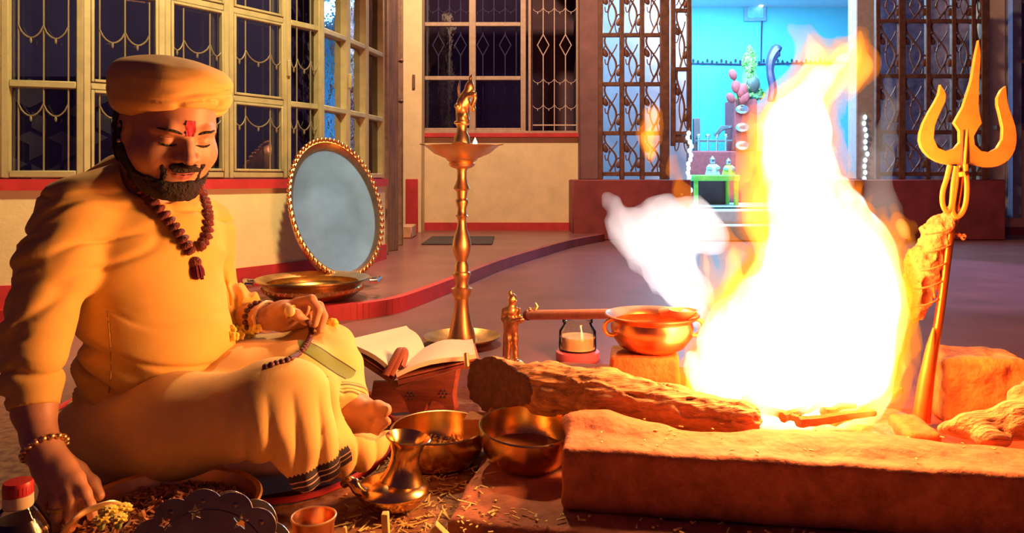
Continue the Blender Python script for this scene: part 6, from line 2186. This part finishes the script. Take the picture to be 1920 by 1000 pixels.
def flame_body(s, grow=0.0, tongues=True):
    D = FY
    g = grow
    R = lambda px_: max(px_ / FOC * D + g, 0.002)
    def ch(pts, k=0.03):
        s.chain([P(x, y, D + dy) for x, y, r, dy in pts], [R(r) for x, y, r, dy in pts], k)
    ch([(1470, 720, 130, 0), (1510, 640, 165, 0), (1550, 560, 140, 0), (1540, 470, 105, 0), (1505, 380, 78, 0), (1490, 300, 74, 0), (1495, 235, 68, 0), (1510, 190, 50, 0)], 0.05)
    ch([(1330, 702, 62, 0.02), (1395, 660, 84, 0.0), (1450, 600, 85, 0)], 0.05)
    ch([(1588, 700, 78, 0), (1608, 620, 72, 0.02), (1618, 540, 66, 0.02), (1610, 470, 62, 0.02), (1570, 400, 50, 0.0)], 0.05)
    ch([(1510, 200, 44, 0), (1535, 150, 42, 0), (1525, 95, 24, 0), (1518, 60, 12, 0), (1522, 38, 4, 0)], 0.03)
    ch([(1540, 150, 38, 0), (1575, 115, 34, 0), (1600, 85, 18, 0), (1612, 60, 6, 0)], 0.02)
    ch([(1600, 790, 55, -0.04), (1640, 745, 40, -0.02)], 0.04)
    ch([(1420, 740, 60, 0), (1500, 765, 30, -0.06)], 0.04)
    if tongues:
        t = [[(1440, 300, 30, 0), (1418, 240, 18, 0.01), (1402, 195, 5, 0.01)],
             [(1430, 400, 30, 0), (1412, 300, 20, 0.01), (1400, 240, 6, 0.01)],
             [(1470, 480, 44, 0.02), (1430, 420, 36, 0.03), (1400, 340, 24, 0.03), (1385, 270, 5, 0.03)],
             [(1400, 600, 44, -0.02), (1372, 540, 30, -0.03), (1382, 480, 20, -0.03), (1362, 430, 5, -0.03)],
             [(1370, 620, 40, -0.01), (1338, 565, 26, -0.02), (1322, 505, 15, -0.02), (1327, 462, 4, -0.02)],
             [(1340, 650, 34, 0.0), (1312, 600, 18, 0.0), (1300, 568, 8, 0.0), (1292, 560, 3, 0)],
             [(1300, 700, 26, 0.02), (1276, 680, 10, 0.02), (1266, 648, 4, 0.02)],
             [(1425, 570, 36, 0.0), (1430, 500, 20, 0.0), (1420, 440, 5, 0.0)],
             [(1290, 392, 4, 0.0), (1274, 362, 11, 0.0), (1264, 325, 9, 0.0), (1266, 296, 3, 0.0)],
             [(1226, 285, 3, 0.0), (1220, 250, 7, 0.0), (1222, 215, 3, 0.0)],
             [(1570, 400, 40, 0.01), (1590, 350, 18, 0.02), (1576, 312, 5, 0.02)],
             [(1600, 450, 40, 0.01), (1622, 400, 18, 0.01), (1610, 352, 5, 0.01)],
             [(1640, 490, 34, 0.02), (1655, 440, 13, 0.02), (1647, 400, 4, 0.02)],
             [(1660, 520, 30, 0.03), (1682, 470, 10, 0.03), (1688, 430, 3, 0.03)],
             [(1560, 300, 26, -0.02), (1574, 250, 12, -0.02), (1562, 205, 4, -0.02)],
             [(1590, 120, 22, 0.02), (1612, 130, 14, 0.02), (1602, 158, 5, 0.02)],
             [(1680, 640, 26, 0.0), (1698, 590, 10, 0.0), (1700, 560, 4, 0)],
             [(1480, 240, 30, -0.03), (1468, 190, 16, -0.03), (1455, 158, 4, -0.03)]]
        for q_ in t:
            ch(q_, 0.025)


def licks(a1, a2, seed):
    def fn(p):
        w = np.stack([p[:, 0] * 18 + 0.9 * np.sin(p[:, 2] * 11), p[:, 1] * 18, p[:, 2] * 6], -1)
        w2 = np.stack([p[:, 0] * 48 + 1.2 * np.sin(p[:, 2] * 25), p[:, 1] * 48, p[:, 2] * 13], -1)
        return a1 * vnoise(w, 1.0, seed) + a2 * vnoise(w2, 1.0, seed + 1)
    return fn


lo_, hi_ = (0.26, 1.42, 0.06), (1.04, 2.06, 1.08)
s = SDF(lo_, hi_, 0.0050); flame_body(s, 0.006); s.disp(licks(0.026, 0.016, 2), 0.06)
fringe = link('flame_tongues', s.mesh(smooth=1), mat_flame('orange_flame', (1.0, 0.27, 0.015), 11.0, (0.97, 0.55, 0.18), 13.0), fire, sharp=None)
s = SDF(lo_, hi_, 0.0055); flame_body(s, -0.014); s.disp(licks(0.024, 0.014, 2), 0.06)
link('flame_sheet', s.mesh(smooth=1), mat_flame('yellow_flame', (1.0, 0.47, 0.055), 24.0), fire, sharp=None)
s = SDF(lo_, hi_, 0.006); flame_body(s, -0.024, False); s.disp(licks(0.020, 0.008, 4), 0.06)
link('flame_core', s.mesh(smooth=1), mat_flame('white_flame', (1.0, 0.82, 0.80), 34.0), fire, sharp=None)

# loose pale flame driven off to the left, and a thin pale wisp to the right
s = SDF((0.24, 1.90, 0.20), (0.66, 2.34, 0.72), 0.005)
D = 2.10
for pts in ([(1140, 385, 14), (1165, 425, 30), (1210, 440, 52), (1262, 430, 58), (1300, 420, 46), (1330, 440, 40)],
            [(1225, 460, 48), (1262, 510, 46), (1290, 550, 40), (1310, 585, 26)],
            [(1150, 380, 12), (1132, 368, 6)], [(1230, 395, 26), (1252, 376, 8)], [(1290, 395, 24), (1306, 372, 8)], [(1160, 450, 18), (1186, 490, 12)]):
    s.chain([P(x, y, D) for x, y, r in pts], [r / FOC * D for x, y, r in pts], 0.03)
s.disp(licks(0.012, 0.008, 11), 0.04)
pf = link('drifting_flame', s.mesh(smooth=1), mat_flame('pale_flame', (0.95, 0.80, 0.76), 9.0), None, sharp=None)
tag(pf, 'pale drifting sheet of flame and smoke left of the bonfire', 'flame')
s = SDF((0.86, 1.78, 0.42), (1.10, 2.02, 0.98), 0.005)
D = 1.90
s.chain([P(x, y, D) for x, y in ((1664, 140), (1670, 200), (1652, 300), (1650, 380), (1668, 440), (1660, 500))], [r / FOC * D for r in (5, 15, 24, 28, 30, 20)], 0.02)
s.chain([P(1668, 440, D), P(1688, 385, D)], [0.03, 0.006], 0.02)
s.disp(licks(0.008, 0.005, 13), 0.04)
pf = link('drifting_flame', s.mesh(smooth=1), mat_flame('grey_flame', (0.80, 0.62, 0.50), 4.0), None, sharp=None)
tag(pf, 'thin tall grey wisp of flame right of the bonfire', 'flame')
random.seed(17)
for k, (x0, y0, x1, y1, lab) in enumerate(((1300, 528, 1312, 540, 'short spark streak left of the bonfire above the copper pot'), (1232, 412, 1236, 398, 'small orange spark by the drifting flame'))):
    o = MB().tube([P(x0, y0, 1.8), P((x0 + x1) / 2, (y0 + y1) / 2 - 1, 1.8), P(x1, y1, 1.8)], [0.001, 0.0022, 0.001], 6).build('spark', mat_emit('spark_glow_%d' % k, (1, 0.6, 0.25), 3)); tag(o, lab, 'spark')
